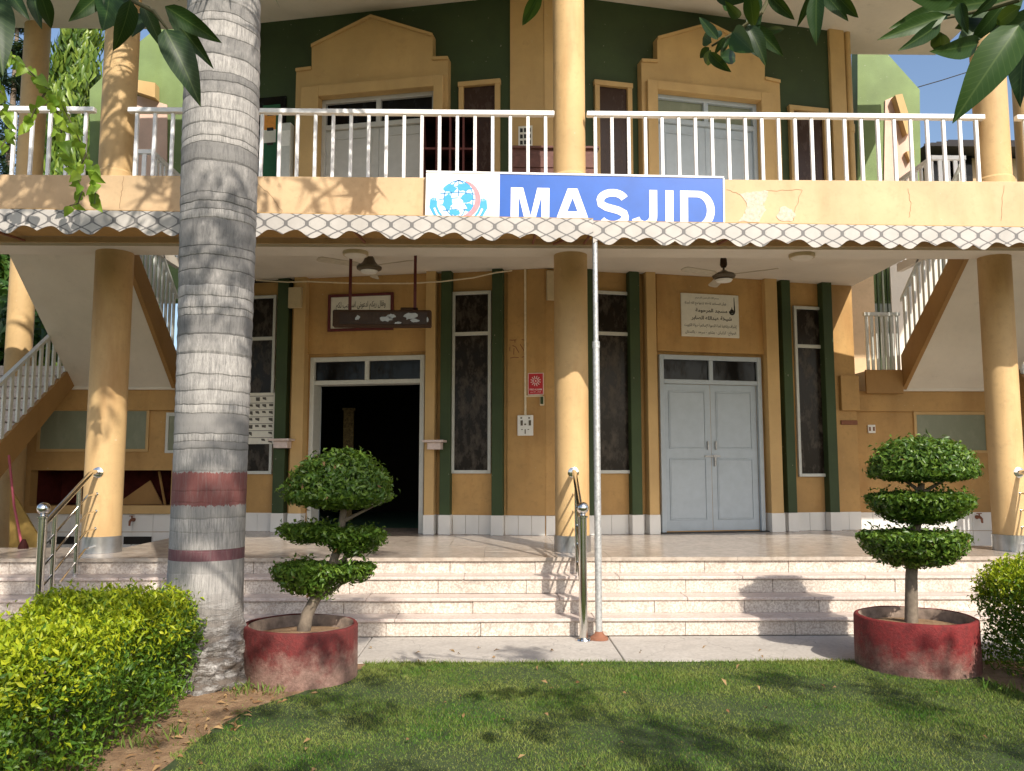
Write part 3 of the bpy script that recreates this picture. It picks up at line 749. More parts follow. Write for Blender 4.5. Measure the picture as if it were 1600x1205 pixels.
# centre panel and end pilasters upstairs
for F, p in ((FL, 797), (FR, 913)):
    m_ = MB(); F.box(m_, -.005, F.S(p, 150, .04), .001, .04, Z2 - .02, ZR); m_.build('centre_panel', M['trim'], B)
m_ = MB(); FR.box(m_, FR.S(1296, 150), SE + .01, .001, .06, Z2 - .02, ZR); m_.build('end_pilaster', M['trim'], B, bevel=.004)
m_ = MB(); FL.box(m_, FL.S(385, 150), SE + .01, .001, .06, Z2 - .02, ZR); m_.build('end_pilaster', M['trim'], B, bevel=.004)
m_ = MB(); FR.box(m_, FR.S(1311, 620), SE + .02, .001, .06, FR.Z(1336, 642), FR.Z(1336, 588)); m_.build('beam_end', M['wall'], B, bevel=.004)
# return walls at the facet ends
eR, eL = FR.P(SE, 0, 0), FL.P(SE, 0, 0)
mb = MB(); mb.box(eR.x - .3, eR.x, eR.y + .02, 14.0, .3, ZR + .05); mb.build('return_wall', M['wall'], B)
mb = MB(); mb.box(eL.x, eL.x + .3, eL.y + .02, 14.0, .3, ZR + .05); mb.build('return_wall', M['wall'], B)
# drain pipe by the right end upstairs
m_ = MB(); c = FR.P(SE + .10, .0, 0); m_.tube([(c.x, c.y, Z2), (c.x, c.y, ZR)], .05, 12)
for z in (4.95, 5.5, 6.6): m_.tube([(c.x, c.y, z), (c.x, c.y, z + .12)], .062, 12)
m_.build('drain_pipe', M['trim'], B, smooth=True)

# ---- balcony slab, beam, fascia, roof
BX0, BX1 = -9.0, 10.2
mb = MB(); mb.box(BX0, BX1, 8.74, 9.12, 3.89, 4.633); mb.build('fascia_beam', M['fascia'], B, bevel=.006)
mb = MB(); mb.box(BX0 + .003, BX1 - .003, 8.75, 9.123, 3.86, 3.892); mb.build('beam_soffit', M['soffit'], B)
mb = MB(); mb.box(BX0, BX1, 9.12, 10.45, CEIL, Z2); mb.box(eL.x - .05, eR.x + .02, 10.45, 12.4, CEIL + .001, Z2); mb.build('balcony_slab', M['soffit'], B)
mb = MB(); mb.prism([(-7.6, 7.9, ZR), (9.0, 7.9, ZR), (9.0, 11.0, ZR), (7.15, 11.0, ZR), (7.15, 12.8, ZR), (-3.9, 12.8, ZR), (-3.9, 12.25, ZR), (-7.6, 12.25, ZR)], (0, 0, .3)); mb.build('roof_slab', M['soffit'], B)
mb = MB(); mb.prism([(-7.7, 7.75, ZR + .3), (9.1, 7.75, ZR + .3), (9.1, 11.05, ZR + .3), (7.2, 11.05, ZR + .3), (7.2, 12.85, ZR + .3), (-7.7, 12.3, ZR + .3)], (0, 0, .25)); mb.build('parapet', M['fascia'], B)
mb = MB(); mb.box(eL.x, eR.x, 12.6, 18.5, ZR - .2, ZR + .3); mb.box(eL.x, eR.x, 18.2, 18.5, 0, ZR); mb.build('rear_wall', M['wall'], B)
# peeled paint on the fascia
m_ = MB(); Y = 8.738
def patch(pts): m_.prism([atY(x, y, Y) for x, y in pts], (0, -.0025, 0))
def rag(pts, s_):
    r_ = random.Random(s_); o_ = []
    for (x0, y0), (x1, y1) in zip(pts, pts[1:] + pts[:1]):
        for i in range(4): f = i / 4; o_.append((x0 + (x1 - x0) * f + r_.uniform(-1.3, 1.3), y0 + (y1 - y0) * f + r_.uniform(-1.3, 1.3)))
    return o_
patch(rag([(1156, 303), (1178, 300), (1200, 298), (1198, 310), (1192, 318), (1196, 328), (1186, 346), (1152, 346), (1162, 336), (1168, 322)], 3))
patch(rag([(1213, 336), (1222, 322), (1238, 328), (1243, 338), (1236, 345), (1216, 344)], 5))
m_.build('peeled_paint', M['peel'], B)
def crack(pts):
    m_ = MB(); r_ = random.Random(int(pts[0][0])); q = []
    for (x0, y0), (x1, y1) in zip(pts, pts[1:]):
        for i in range(6): f = i / 6; q.append((x0 + (x1 - x0) * f + r_.uniform(-1.2, 1.2), y0 + (y1 - y0) * f + r_.uniform(-1.2, 1.2)))
    q.append(pts[-1]); L_ = [atY(x, y, 8.739) for x, y in q]
    for a_, b_ in zip(L_, L_[1:]):
        t_ = (b_ - a_).normalized(); n_ = Vector((-t_.z, 0, t_.x)) * .0022; m_.prism([a_ + n_, b_ + n_, b_ - n_, a_ - n_], (0, -.0012, 0))
    m_.build('crack', M['crackline'], B)
for c_ in ([(1136, 297), (1156, 303), (1205, 298), (1253, 297)], [(1253, 297), (1243, 325), (1240, 345)], [(402, 288), (424, 306), (440, 330), (438, 342)], [(193, 275), (190, 300), (187, 326)], [(1568, 290), (1564, 345)], [(1418, 296), (1424, 320), (1420, 340)]): crack(c_)

# ---- columns
def column(x, y, r, z0, z1, base=None, name='column'):
    o = MB().lathe([(r, 0), (r, z1 - z0)], (x, y, z0), 40).build(name, M['column'], B, smooth=True)
    if base == 'steel': MB().lathe([(r + .012, 0), (r + .012, .17), (r + .004, .172)], (x, y, z0 + .001), 40).build('base_ring', M['ringsteel'], o, smooth=True)
    if base == 'plaster':
        MB().lathe([(r + .022, 0), (r + .022, .10), (r + .003, .125)], (x, y, z0 + .001), 40).build('base_ring', M['column'], o, smooth=True)
    return o
CXS = []
for px, r in ((168, .195), (893, .185), (1567, .17)):
    x = xY(px, 640, 9.05); CXS.append(x)
    column(x, 9.05, r, PORCH_Z, 3.88, 'steel')
for px, x in zip((187, 889, 1546), CXS):
    xx = xY(px, 150, 9.02); column(xx, 9.02, .18, 4.634, ZR, 'plaster', 'upper_column')
for px, yy in ((53, 12.2), (1601, 12.9)):
    xx = xY(px, 150, yy); column(xx, yy, .178, .3, ZR, None, 'rear_column')

# ---- front balustrades
def balustrade(x0, x1, n, y=8.86):
    Bd = sub('balustrade', B, ((x0 + x1) / 2, y, 4.634))
    zt = 5.436
    m_ = MB(); m_.box(x0, x1, y - .035, y + .035, zt - .055, zt); m_.build('top_rail', M['rail'], Bd, bevel=.006)
    me = None
    for i in range(n):
        x = x0 + (x1 - x0) * (i + .5) / n
        if me is None:
            o = MB().box(x - .018, x + .018, y - .018, y + .018, 4.634, zt - .056).build('baluster', M['rail'], Bd, bevel=.004); me = o.data; z = o.location.z
        else:
            o = put('baluster', me, None, Bd, (x, y, 4.634))
ub = [xY(p, 150, 9.02) for p in (187, 889, 1546)]
sp = .193
balustrade(-9.0, ub[0] - .18, round((9 + ub[0] - .18) / sp)); balustrade(ub[0] + .18, ub[1] - .18, round((ub[1] - ub[0] - .36) / .195))
balustrade(ub[1] + .18, ub[2] - .18, round((ub[2] - ub[1] - .36) / .185)); balustrade(ub[2] + .18, 10.2, round((10.2 - ub[2] - .18) / sp))

# ---- dog-leg staircases on both sides
def stair(sd, xin, xout, xlo0, xlo1, xland):
    S = sub('staircase', B, (xin, 12, .3))
    def X(a, b): return (min(a, b), max(a, b))
    y0, z0 = 12.30, 2.70; y1, z1 = 10.42, 4.30           # underside line of the upper flight
    k = (z1 - z0) / (y0 - y1)
    a, b = X(xin + sd * .06, xout)
    n = 9; pts = [(y0, z0), (y1, z1), (y1, z1 + .06)]
    for i in range(n):
        yy = y1 + (y0 - y1) * (i + 1) / n; zt = 4.5 - (4.5 - 2.98) * i / n
        pts += [(yy - (y0 - y1) / n, zt - (4.5 - 2.98) / n), (yy, zt - (4.5 - 2.98) / n)] if i else [(y1, 4.5 - .17), (yy, 4.5 - .17)]
    m_ = MB(); m_.prism([(a, p[0], p[1]) for p in [(y0, z0), (y1, z1)] ] + [(a, y1, z1 + .05), (a, y0, z0 + .14)], (b - a, 0, 0)); m_.build('flight', M['soffit'], S)
    for i in range(n):
        yy = y0 - (y0 - y1) * i / n; zz = 2.98 + (4.5 - 2.98) * (i + 1) / n
        m_ = MB(); m_.box(a, b, yy - (y0 - y1) / n, yy, zz - .08, zz); m_.build('tread', M['tread'], S)
    a, b = X(xin, xin + sd * .06)
    m_ = MB(); m_.prism([(a, y0, z0 - .02), (a, y1, z1 - .02), (a, y1, z1 + .36), (a, y0, z0 + .5)], (b - a, 0, 0)); m_.build('stringer', M['brown'], S)
    # landing, beam and landing wall
    a, b = X(xland, xlo1)
    m_ = MB(); m_.box(a, b, 12.302, 13.8, 2.66, 2.96); m_.build('landing', M['soffit'], S)
    m_ = MB(); m_.box(a - .001, b + .001, 12.27, 12.302, 2.63, 2.97); 
    aa, bb = X(xland - sd * .02, xin)
    m_ = MB(); m_.box(aa, bb, 12.262, 12.302, 2.62, 2.975); m_.build('landing_edge', M['brown'], S, bevel=.004)
    a, b = X(xland - sd * .5, xlo1)
    m_ = MB(); m_.box(a, b, 12.36, 12.6, 2.36, 2.66); m_.build('landing_beam', M['wall'], S)
    # lower flight on the outer side
    yb, zb_ = 12.3, 2.72; yl = 9.4; zl = zb_ - (yb - yl) * .78
    a, b = X(xlo0, xlo1)
    m_ = MB(); m_.prism([(a, yb, zb_), (a, yl, zl), (a, yl, zl + .2), (a, yb, zb_ + .2)], (b - a, 0, 0)); m_.build('flight', M['soffit'], S)
    n2 = 13
    for i in range(n2):
        yy = yl + (yb - yl) * i / n2; zz = zl + .2 + (zb_ + .06 - zl) * (i + 1) / n2
        m_ = MB(); m_.box(a, b, yy, yy + (yb - yl) / n2, zz - .14, zz); m_.build('tread', M['tread'], S)
    a, b = X(xlo0 - sd * .05, xlo0)
    m_ = MB(); m_.prism([(a, yb, zb_), (a, yl, zl), (a, yl, zl + .56), (a, yb, zb_ + .34)], (b - a, 0, 0)); m_.build('stringer', M['brown'], S)
    # railings
    def rail(x, yA, zA, yB, zB, n, hgt, horizontal=None):
        Rl = MB(); Rl.hexa([(x - .03, yA, zA + hgt - .05), (x + .03, yA, zA + hgt - .05), (x + .03, yB, zB + hgt - .05), (x - .03, yB, zB + hgt - .05),
                            (x - .03, yA, zA + hgt), (x + .03, yA, zA + hgt), (x + .03, yB, zB + hgt), (x - .03, yB, zB + hgt)])
        Rl.build('handrail', M['stairrail'], S)
        for i in range(n):
            f = (i + .5) / n; y = yA + (yB - yA) * f; z = zA + (zB - zA) * f
            MB().box(x - .012, x + .012, y - .032, y + .032, z, z + hgt - .05).build('baluster', M['stairrail'], S)
    xr = xin + sd * .03
    rail(xr, y0 - .05, z0 + .50, 10.50, z1 + .34, 12, .86)
    rail(xlo0 - sd * .02, yb, zb_ + .34, yl, zl + .56, 18, .80)
    # landing guard seen face on
    a, b = X(xland, xin)
    m_ = MB(); m_.box(a, b, 12.27, 12.33, 3.80, 3.85); m_.build('handrail', M['stairrail'], S)
    n = 7
    for i in range(n):
        x = a + (b - a) * (i + .5) / n
        MB().box(x - .022, x + .022, 12.29, 12.31, 2.975, 3.80).build('baluster', M['stairrail'], S)
    # guard round the stair well at balcony level
    a, b = X(xin, xin + sd * .08); zt = 5.88
    m_ = MB(); m_.box(a, b, 10.45, 12.30, Z2 - .10, Z2 + .02); a2, b2 = X(xin + sd * .081, xin + sd * .50); m_.box(a2, b2, 11.17, 11.25, Z2 - .10, Z2 + .02); m_.build('kerb', M['soffit'], S)
    m_ = MB(); m_.box(a + .01, b - .01, 11.18, 12.30, zt - .06, zt); m_.build('handrail', M['rail'], S)
    a3, b3 = X(xin + sd * .071, xin + sd * .50); m_ = MB(); m_.box(a3, b3, 11.18, 11.24, zt - .058, zt - .001); m_.build('handrail', M['rail'], S)
    for i in range(8):
        y = 11.25 + i * .145; MB().box(a + .028, b - .028, y - .03, y + .03, Z2 + .02, zt - .06).build('baluster', M['rail'], S)
    for i in range(4):
        x = xin + sd * (.14 + i * .11); MB().box(x - .028, x + .028, 11.20, 11.22, Z2 + .02, zt - .058).build('baluster', M['rail'], S)
    return S
xin_r = xY(1410, 605, 12.3); xin_l = xY(275, 597, 12.3); xout_l = xY(115, 598, 12.3)
stair(1, xin_r, xin_r + 1.6, xin_r + 1.7, xin_r + 3.1, xY(1353, 580, 12.3))
stair(-1, xin_l, xout_l, xout_l - .03, xout_l - 1.5, xin_l + .5)

# ---- walls under and behind the landings
yw = 12.42
def side_wall(sd, xe, x1, win):
    a, b = min(xe, x1), max(xe, x1)
    m_ = MB()
    if sd > 0: m_.box(a, b, yw, yw + .2, .3, 2.40)
    else:
        h0, h1 = atY(45, 790, yw), atY(268, 735, yw)
        m_.box(a, h0.x, yw, yw + .2, .3, 2.40); m_.box(h1.x, b, yw, yw + .2, .3, 2.40); m_.box(h0.x, h1.x, yw, yw + .2, .3, h0.z); m_.box(h0.x, h1.x, yw, yw + .2, h1.z, 2.40)
    m_.build('washing_wall', M['wall'], B)
    for row in range(2):
        z0 = .31 + .27 * row if row == 0 else .585
        x = a
        while x < b - .05:
            xe_ = min(x + .30, b)
            MB().box(x + .002, xe_ - .002, yw - .016, yw, z0, z0 + .268).build('tile', M['tile'], B, bevel=.002); x = xe_
    for (p0, p1, yt, yb_, pm) in win:
        W = sub('side_window', B, atY((p0 + p1) / 2, yb_, yw))
        A = atY(p0, yt, yw); C = atY(p1, yb_, yw)
        m_ = MB()
        for q in ((A.x, A.x + .04, C.z, A.z), (C.x - .04, C.x, C.z, A.z)): m_.box(q[0], q[1], yw - .03, yw - .001, q[2], q[3])
        for q in ((C.z, C.z + .04), (A.z - .05, A.z)): m_.box(A.x + .04, C.x - .04, yw - .028, yw - .001, q[0], q[1])
        m_.build('frame', M['frame'] if sd < 0 and p0 > 250 else M['trim'], W)
        m_ = MB(); m_.box(A.x + .04, C.x - .04, yw - .012, yw - .001, C.z + .04, A.z - .05); m_.build('pane', M[pm], W)
side_wall(1, eR.x + .002, 10.5, [(1426, 1545, 643, 708, 'panepale')])
side_wall(-1, eL.x - .002, -9.5, [(62, 232, 637, 706, 'panepale'), (261, 330, 645, 708, 'panepale')])
# dark store opening below the left landing, with a sloping yellow board inside
h0, h1 = atY(45, 790, yw), atY(268, 735, yw)
m_ = MB(); m_.box(h0.x - .05, h1.x + .05, yw + 1.0, yw + 1.1, h0.z - .1, h1.z + .1); m_.box(h0.x - .05, h1.x + .05, yw + .2, yw + 1.0, h0.z - .1, h0.z - .002); m_.box(h0.x - .05, h1.x + .05, yw + .2, yw + 1.0, h1.z + .002, h1.z + .1)
m_.box(h0.x - .15, h0.x - .051, yw + .2, yw + 1.1, h0.z - .1, h1.z + .1); m_.box(h1.x + .051, h1.x + .15, yw + .2, yw + 1.1, h0.z - .1, h1.z + .1); m_.build('store_recess', M['woodred'], B)
m_ = MB(); m_.tube([(h1.x - .12, yw + .12, h0.z), (h1.x - .30, yw + .3, h1.z - .02)], .02, 6); m_.build('prop_stick', M['brown'], B)
m_ = MB(); A = atY(60, 790, yw - .05); C = atY(275, 803, yw - .05)
m_.box(A.x, C.x, yw - .07, yw - .004, C.z, A.z); m_.build('ledge', M['trim'], B, bevel=.005)
m_ = MB(); m_.prism([(h1.x - .95, yw + .35, h0.z), (h1.x - .25, yw + .35, h0.z), (h1.x - .45, yw + .35, h0.z + .36)], (0, .03, 0)); m_.build('sloping_board', M['brown'], B)
for p in (215, 100):
    A = atY(p, 845, yw - .02); m_ = MB(); m_.box(A.x - .2, A.x + .2, yw - .03, yw - .017, A.z - .05, A.z + .06); m_.build('drain_slot', M['dark'], B)
def tap(px, py, label):
    A = atY(px, py, yw - .02)
    T = thing('wall_tap', label, 'tap', A)
    m_ = MB(); m_.tube([A, A + Vector((0, -.09, 0)), A + Vector((0, -.13, -.02)), A + Vector((0, -.14, -.08))], [.022, .02, .018, .014], 8)
    m_.lathe([(.03, 0), (.03, .015)], A + Vector((0, 0, 0)), 10, Vector((0, -1, 0))); m_.build('spout', M['rust'], T, smooth=True)
    m_ = MB(); m_.tube([A + Vector((0, -.07, 0)), A + Vector((0, -.07, .05))], .01, 6); m_.box(A.x - .035, A.x + .035, A.y - .08, A.y - .06, A.z + .05, A.z + .062); m_.build('handle', M['rust'], T)
tap(209, 812, 'small rusty tap on the white tiles beside the left stair column')
tap(1526, 808, 'small rusty tap on the white tiles behind the right clipped tree')

# ---- stair tower walls seen above and behind the balcony
yt_ = 13.9
def tower(sd, pts, mat='lime'):
    m_ = MB(); m_.prism([atY(x, y, yt_) for x, y in pts], (0, .25, 0)); m_.build('stair_tower_wall', M[mat], B)
tower(1, [(1340, 470), (1340, 60), (1365, 60), (1437, 140), (1441, 470)])
tower(-1, [(320, 470), (320, 40), (250, 40), (212, 70), (140, 140), (140, 470)])
# pink stepped recess with brown trim on each tower wall
m_ = MB(); m_.prism([atY(x, y, yt_) for x, y in [(1380, 290), (1382, 158), (1396, 152), (1424, 214), (1424, 290)]], (0, -.03, 0)); m_.build('tower_panel', M['pink'], B)
m_ = MB(); m_.prism([atY(x, y, yt_ - .03) for x, y in [(1392, 155), (1403, 153), (1420, 208), (1410, 216)]], (0, -.16, 0)); m_.build('panel_hood', M['trim'], B)
m_ = MB(); m_.prism([atY(x, y, yt_ - .03) for x, y in [(1412, 240), (1424, 238), (1424, 247), (1418, 256)]], (0, -.10, 0)); m_.build('panel_bracket', M['trim'], B)
m_ = MB(); m_.prism([atY(x, y, yt_) for x, y in [(205, 290), (205, 150), (222, 152), (262, 165), (262, 290)]], (0, -.03, 0)); m_.build('tower_panel', M['pink'], B)
m_ = MB(); m_.prism([atY(x, y, yt_ - .03) for x, y in [(213, 131), (249, 137), (249, 160), (218, 150)]], (0, -.18, 0)); m_.build('panel_hood', M['trim'], B)
# striped wall behind the right landing
for p0, p1, mt in ((1318, 1368, 'fascia'), (1369, 1376, 'green'), (1377, 1384, 'panepale'), (1385, 1389, 'green'), (1390, 1470, 'soffit')):
    A = atY(p0, 405, 13.6); C = atY(p1, 505, 13.6)
    MB().box(A.x, C.x, 13.6, 13.64, 2.96, A.z).build('landing_wall', M[mt], B)

# ================================================================== AWNING, POLE, SIGN
AW = thing('awning', 'long printed cloth awning with scalloped grey lattice hem over the steps', 'awning', (.8, 8, 3.5))
def valance(A, Bp, name, phase):
    A, Bp = Vector(A), Vector(Bp); L = (Bp - A).length; n = int(L / .012); PER = .72
    V = []; Fc = []; UV = []
    def depth(x):
        kx = [0, .14, .33, .49, .66, .86, 1.0]; kz = [.178, .225, .150, .195, .150, .225, .178]
        x %= 1
        for i in range(6):
            if x <= kx[i + 1]:
                f = (x - kx[i]) / (kx[i + 1] - kx[i])
                a, b = kz[i], kz[i + 1]
                if i == 0: g = math.sin(f * math.pi / 2)
                elif i == 5: g = 1 - math.cos(f * math.pi / 2)
                elif i in (1, 4): g = (1 - math.cos(f * math.pi)) / 2
                elif i == 2: g = 1 - math.cos(f * math.pi / 2)
                else: g = math.sin(f * math.pi / 2)
                return a + (b - a) * g
        return .15
    th = Vector((0, .006, 0))
    for i in range(n + 1):
        f = i / n; p = A.lerp(Bp, f); x = L * f / PER + phase; d = depth(x) * random.uniform(.995, 1.005)
        wav = Vector((0, .004 * math.sin(x * 5.1) + .002 * math.sin(x * 13), 0))
        for q in (0, .5, 1): V.append(p + wav * q - Vector((0, 0, d * q))); UV.append((L * f / .19, -d * q / .27 + .08))
    for i in range(n):
        for q in range(2): Fc.append((i * 3 + q, i * 3 + q + 1, (i + 1) * 3 + q + 1, (i + 1) * 3 + q))
    c = (A + Bp) / 2
    me = bpy.data.meshes.new(name); me.from_pydata([tuple(v - c) for v in V], [], Fc)
    uv = me.uv_layers.new(name='UVMap')
    for lp in me.loops: uv.data[lp.index].uv = UV[lp.vertex_index]
    o = put(name, me, M['awning'], AW, c)
    sm = o.modifiers.new('thickness', 'SOLIDIFY'); sm.thickness = .004
    return o
sx = xY(927, 370, 7.52)
A0, A1 = Vector((-5.8, 7.27, 3.81)), Vector((sx, 7.52, 3.81)); B0, B1 = Vector((sx, 7.54, 3.795)), Vector((7.0, 7.76, 3.81))
valance(A0, A1, 'valance', .12); valance(B0, B1, 'valance', .93)
for a, b in ((A0, A1), (B0, B1)):
    m_ = MB(); m_.hexa([a, b, (b.x, 8.735, 3.96), (a.x, 8.735, 3.96), a + Vector((0, 0, .006)), b + Vector((0, 0, .006)), (b.x, 8.735, 3.966), (a.x, 8.735, 3.966)]); m_.build('roof_sheet', M['awnback'], AW)
m_ = MB(); m_.tube([A0 + Vector((0, .05, -.035)), A1 + Vector((0, .05, -.035))], .018, 8); m_.tube([B0 + Vector((0, .05, -.035)), B1 + Vector((0, .05, -.035))], .018, 8)
for x in (-5, -3.2, -1.4, .4, .95, 2.4, 4.2, 6): 
    f = A0.lerp(A1, (x + 5.8) / (sx + 5.8)) if x < sx else B0.lerp(B1, (x - sx) / (7.0 - sx))
    m_.tube([f + Vector((0, .05, -.03)), (x, 8.73, 3.91)], .014, 6)
m_.tube([(sx - .02, 7.64, 3.74), (sx - .28, 8.73, 3.90)], .014, 6)
m_.build('pipe_frame', M['rust'], AW)
PO = thing('awning_pole', 'thin grey galvanised pole holding up the awning in front of the steps', 'pole', (xY(935, 1000, 7.52), 7.52, 0))
pt, pb = Vector((sx + .02, 7.57, 3.76)), Vector((xY(936, 1000, 7.52), 7.52, 0)); pm = pb.lerp(pt, .70)
MB().tube([pb, pm], .031, 14).build('lower_tube', M['galv'], PO, smooth=True)
MB().tube([pm, pt], .024, 14).build('upper_tube', M['galv'], PO, smooth=True)
MB().tube([pm - Vector((0, 0, .03)), pm + Vector((0, 0, .03))], .035, 14).build('collar', M['galv'], PO, smooth=True)
MB().lathe([(.085, 0), (.08, .02), (.045, .045), (.032, .07)], pb, 16).build('foot_flange', M['rust'], PO, smooth=True)

# ---- signboard
SG = thing('signboard', 'long blue and white board reading MASJID with a globe emblem', 'sign', (xY(898, 310, 8.66), 8.66, 3.95))
A = atY(666, 268, 8.66); C = atY(1131, 277, 8.66); W_ = (C - A).length; xa = (C - A).normalized(); H_ = .585
SM = Matrix.Translation(A) @ Matrix((xa, Vector((0, 0, 1)) - xa * xa.z, Vector((0, -1, 0)))).transposed().to_4x4()
pw = lambda px: (px - 666) / 465 * W_
K = W_ / 465
split = pw(780.5)
m_ = MB(); m_.prism([SM @ Vector(p) for p in ((0, 0, -.04), (split, 0, -.04), (split, -H_, -.04), (0, -H_, -.04))], (0, -.04, 0)); m_.build('emblem_panel', M['vinylwhite'], SG)
m_ = MB(); m_.prism([SM @ Vector(p) for p in ((split, 0, -.04), (W_, 0, -.04), (W_, -H_, -.04), (split, -H_, -.04))], (0, -.04, 0)); m_.build('name_panel', M['blue'], SG)
m_ = MB()
for a, b in (((0, .0), (W_, .012)),): flat(m_, SM @ Matrix.Translation((0, 0, .001)), [(a[0], a[1] - .012), (b[0], a[1] - .012), (b[0], b[1] - .004), (a[0], b[1] - .004)], .006)
flat(m_, SM @ Matrix.Translation((0, 0, .001)), [(W_ - .012, -.012), (W_ + .004, -.012), (W_ + .004, -H_), (W_ - .012, -H_)], .006)
m_.build('edging', M['vinylwhite'], SG)
yt, yb = -23 * K, -(23 + 62) * K; hL = yt - yb; st = 12.2 * K
TM = SM @ Matrix.Translation((0, 0, .001))
def letter(fn):
    m_ = MB(); fn(m_); m_.build('lettering', M['vinylwhite'], SG)
def lM(m):
    a, b = pw(798), pw(858); mid = (a + b) / 2
    flat(m, TM, [(a, yb), (a + st, yb), (a + st, yt), (a, yt)]); flat(m, TM, [(b - st, yb), (b, yb), (b, yt), (b - st, yt)])
    flat(m, TM, [(a + st, yt), (a + st * 1.55, yt), (mid + st * .45, yb), (mid - st * .45, yb), (a + st, yb + hL * .80)])
    flat(m, TM, [(b - st, yt), (b - st, yb + hL * .80), (mid + st * .45, yb), (mid, yb + hL * .20), (b - st * 1.55, yt)], .0026)
def lA(m):
    a, b = pw(864), pw(924); mid = (a + b) / 2; t = st * .62
    flat(m, TM, [(a, yb), (a + st * 1.02, yb), (mid, yt - hL * .24), (mid, yt), (mid - t, yt)]); flat(m, TM, [(b, yb), (mid + t, yt), (mid, yt), (mid, yt - hL * .24), (b - st * 1.02, yb)])
    f0 = .24; f1 = .41
    flat(m, TM, [(a + (mid - a) * f0 + st * .6, yb + hL * f0), (b - (b - mid) * f0 - st * .6, yb + hL * f0), (b - (b - mid) * f1 - st * .6, yb + hL * f1), (a + (mid - a) * f1 + st * .6, yb + hL * f1)], .0026)
def lS(m):
    a, b = pw(931), pw(982); cx = (a + b) / 2; rx = (b - a) / 2 - st / 2; q = (hL - st * .92) / 4
    p = [(cx + rx * math.cos(R(d)), yt - st * .46 - q + q * math.sin(R(d))) for d in range(18, 181, 14)]
    p += [(cx - rx * .93, yt - st * .46 - q * 1.45), (cx - rx * .5, yt - st * .46 - q * 1.82), (cx + rx * .45, yt - st * .46 - q * 2.2), (cx + rx * .93, yt - st * .46 - q * 2.58)]
    p += [(cx + rx * math.cos(R(d)), yt - st * .46 - q * 3 + q * math.sin(R(d))) for d in range(0, -163, -14)]
    ribbon(m, TM, p, st * .98)
def lJ(m):
    b = pw(1026); a = pw(986); cx = (a + b) / 2; rx = (b - a) / 2 - st / 2; yy = yb + rx + st / 2
    p = [(b - st / 2, yt), (b - st / 2, (yt + yy) / 2), (b - st / 2, yy)] + [(cx + rx * math.cos(R(d)), yy + rx * math.sin(R(d))) for d in range(-12, -176, -14)]
    ribbon(m, TM, p, st)
def lI(m):
    a, b = pw(1039), pw(1051.5); flat(m, TM, [(a, yb), (b, yb), (b, yt), (a, yt)])
def lD(m):
    a, b = pw(1062), pw(1116); c = (yt + yb) / 2; rr = hL / 2
    flat(m, TM, [(a, yb), (a + st, yb), (a + st, yt), (a, yt)])
    bx = b - (b - a) * .5
    p = [(a + st, yt - st * .42), (bx, yt - st * .42)] + [(bx + (b - bx - st / 2) * math.cos(R(d)), c + (rr - st * .42) * math.sin(R(d))) for d in range(80, -81, -10)] + [(bx, yb + st * .42), (a + st, yb + st * .42)]
    wds = [st * .84] * 2 + [st * (.84 + .16 * math.cos(R(d))) for d in range(80, -81, -10)] + [st * .84] * 2
    ribbon(m, TM, p, wds)
for f in (lM, lA, lS, lJ, lI, lD): letter(f)
# emblem: globe with grid, land, rose crescent and two cupped hands
gx, gy, gr = pw(717), -43 * K, 30 * K
EM = SM @ Matrix.Translation((gx, gy, .001))
m_ = MB(); flat(m_, EM, arc(0, 0, gr, gr, 0, 360, 40)[:-1], .002); m_.build('globe', plain('pale_globe_print', (.62, .80, .88), .5, 0, .03), SG)
m_ = MB(); G2 = EM @ Matrix.Translation((0, 0, .0022))
for k in (-.75, -.4, 0, .4, .75): ribbon(m_, G2, [(math.sin(R(a)) * gr * k * .98, gr * .98 * math.cos(R(a)) if False else gr * .98 * (1 - 2 * i / 16)) if False else (k * gr * math.sqrt(max(0, 1 - (1 - 2 * i / 16) ** 2)), gr * (1 - 2 * i / 16)) for i, a in enumerate(range(17))], .010, .001)
for k in (-.6, -.3, 0, .3, .6):
    hw = gr * math.sqrt(1 - k * k); ribbon(m_, G2, [(-hw, k * gr - .01), (0, k * gr + .012), (hw, k * gr - .01)], .010, .001)
m_.build('globe_grid', M['midblue'], SG)
m_ = MB(); G3 = EM @ Matrix.Translation((0, 0, .0034))
def blob(cx, cy, rx, ry, n=14, j=.3, seed=1):
    r_ = random.Random(seed)
    flat(m_, G3, [(cx * gr + rx * gr * math.cos(2 * math.pi * i / n) * (1 + r_.uniform(-j, j)), cy * gr + ry * gr * math.sin(2 * math.pi * i / n) * (1 + r_.uniform(-j, j))) for i in range(n)], .001)
blob(-.45, .55, .30, .24, seed=2); blob(.30, .62, .34, .22, seed=3); blob(-.55, -.15, .26, .40, seed=4); blob(.42, .02, .30, .26, seed=5); blob(.55, -.45, .26, .2, seed=6); blob(-.2, -.72, .34, .16, seed=8)
m_.build('globe_land', M['lightblue'], SG)
m_ = MB(); flat(m_, G3, [(-.42 * gr, -.42 * gr), (-.2 * gr, -.2 * gr), (-.05 * gr, -.12 * gr), (-.02 * gr, .12 * gr), (.04 * gr, .12 * gr), (.07 * gr, -.12 * gr), (.3 * gr, -.25 * gr), (.46 * gr, -.5 * gr), (.1 * gr, -.6 * gr)], .002); m_.build('emblem_dome', M['vinylwhite'], SG)
m_ = MB(); G4 = EM @ Matrix.Translation((0, 0, .0046))
ang = list(range(70, -101, -8)); ribbon(m_, G4, [(1.0 * gr * math.cos(R(d)), 1.0 * gr * math.sin(R(d))) for d in ang], [.012 + .045 * math.sin(math.pi * i / (len(ang) - 1)) for i in range(len(ang))], .001); m_.build('crescent', M['pinkred'], SG)
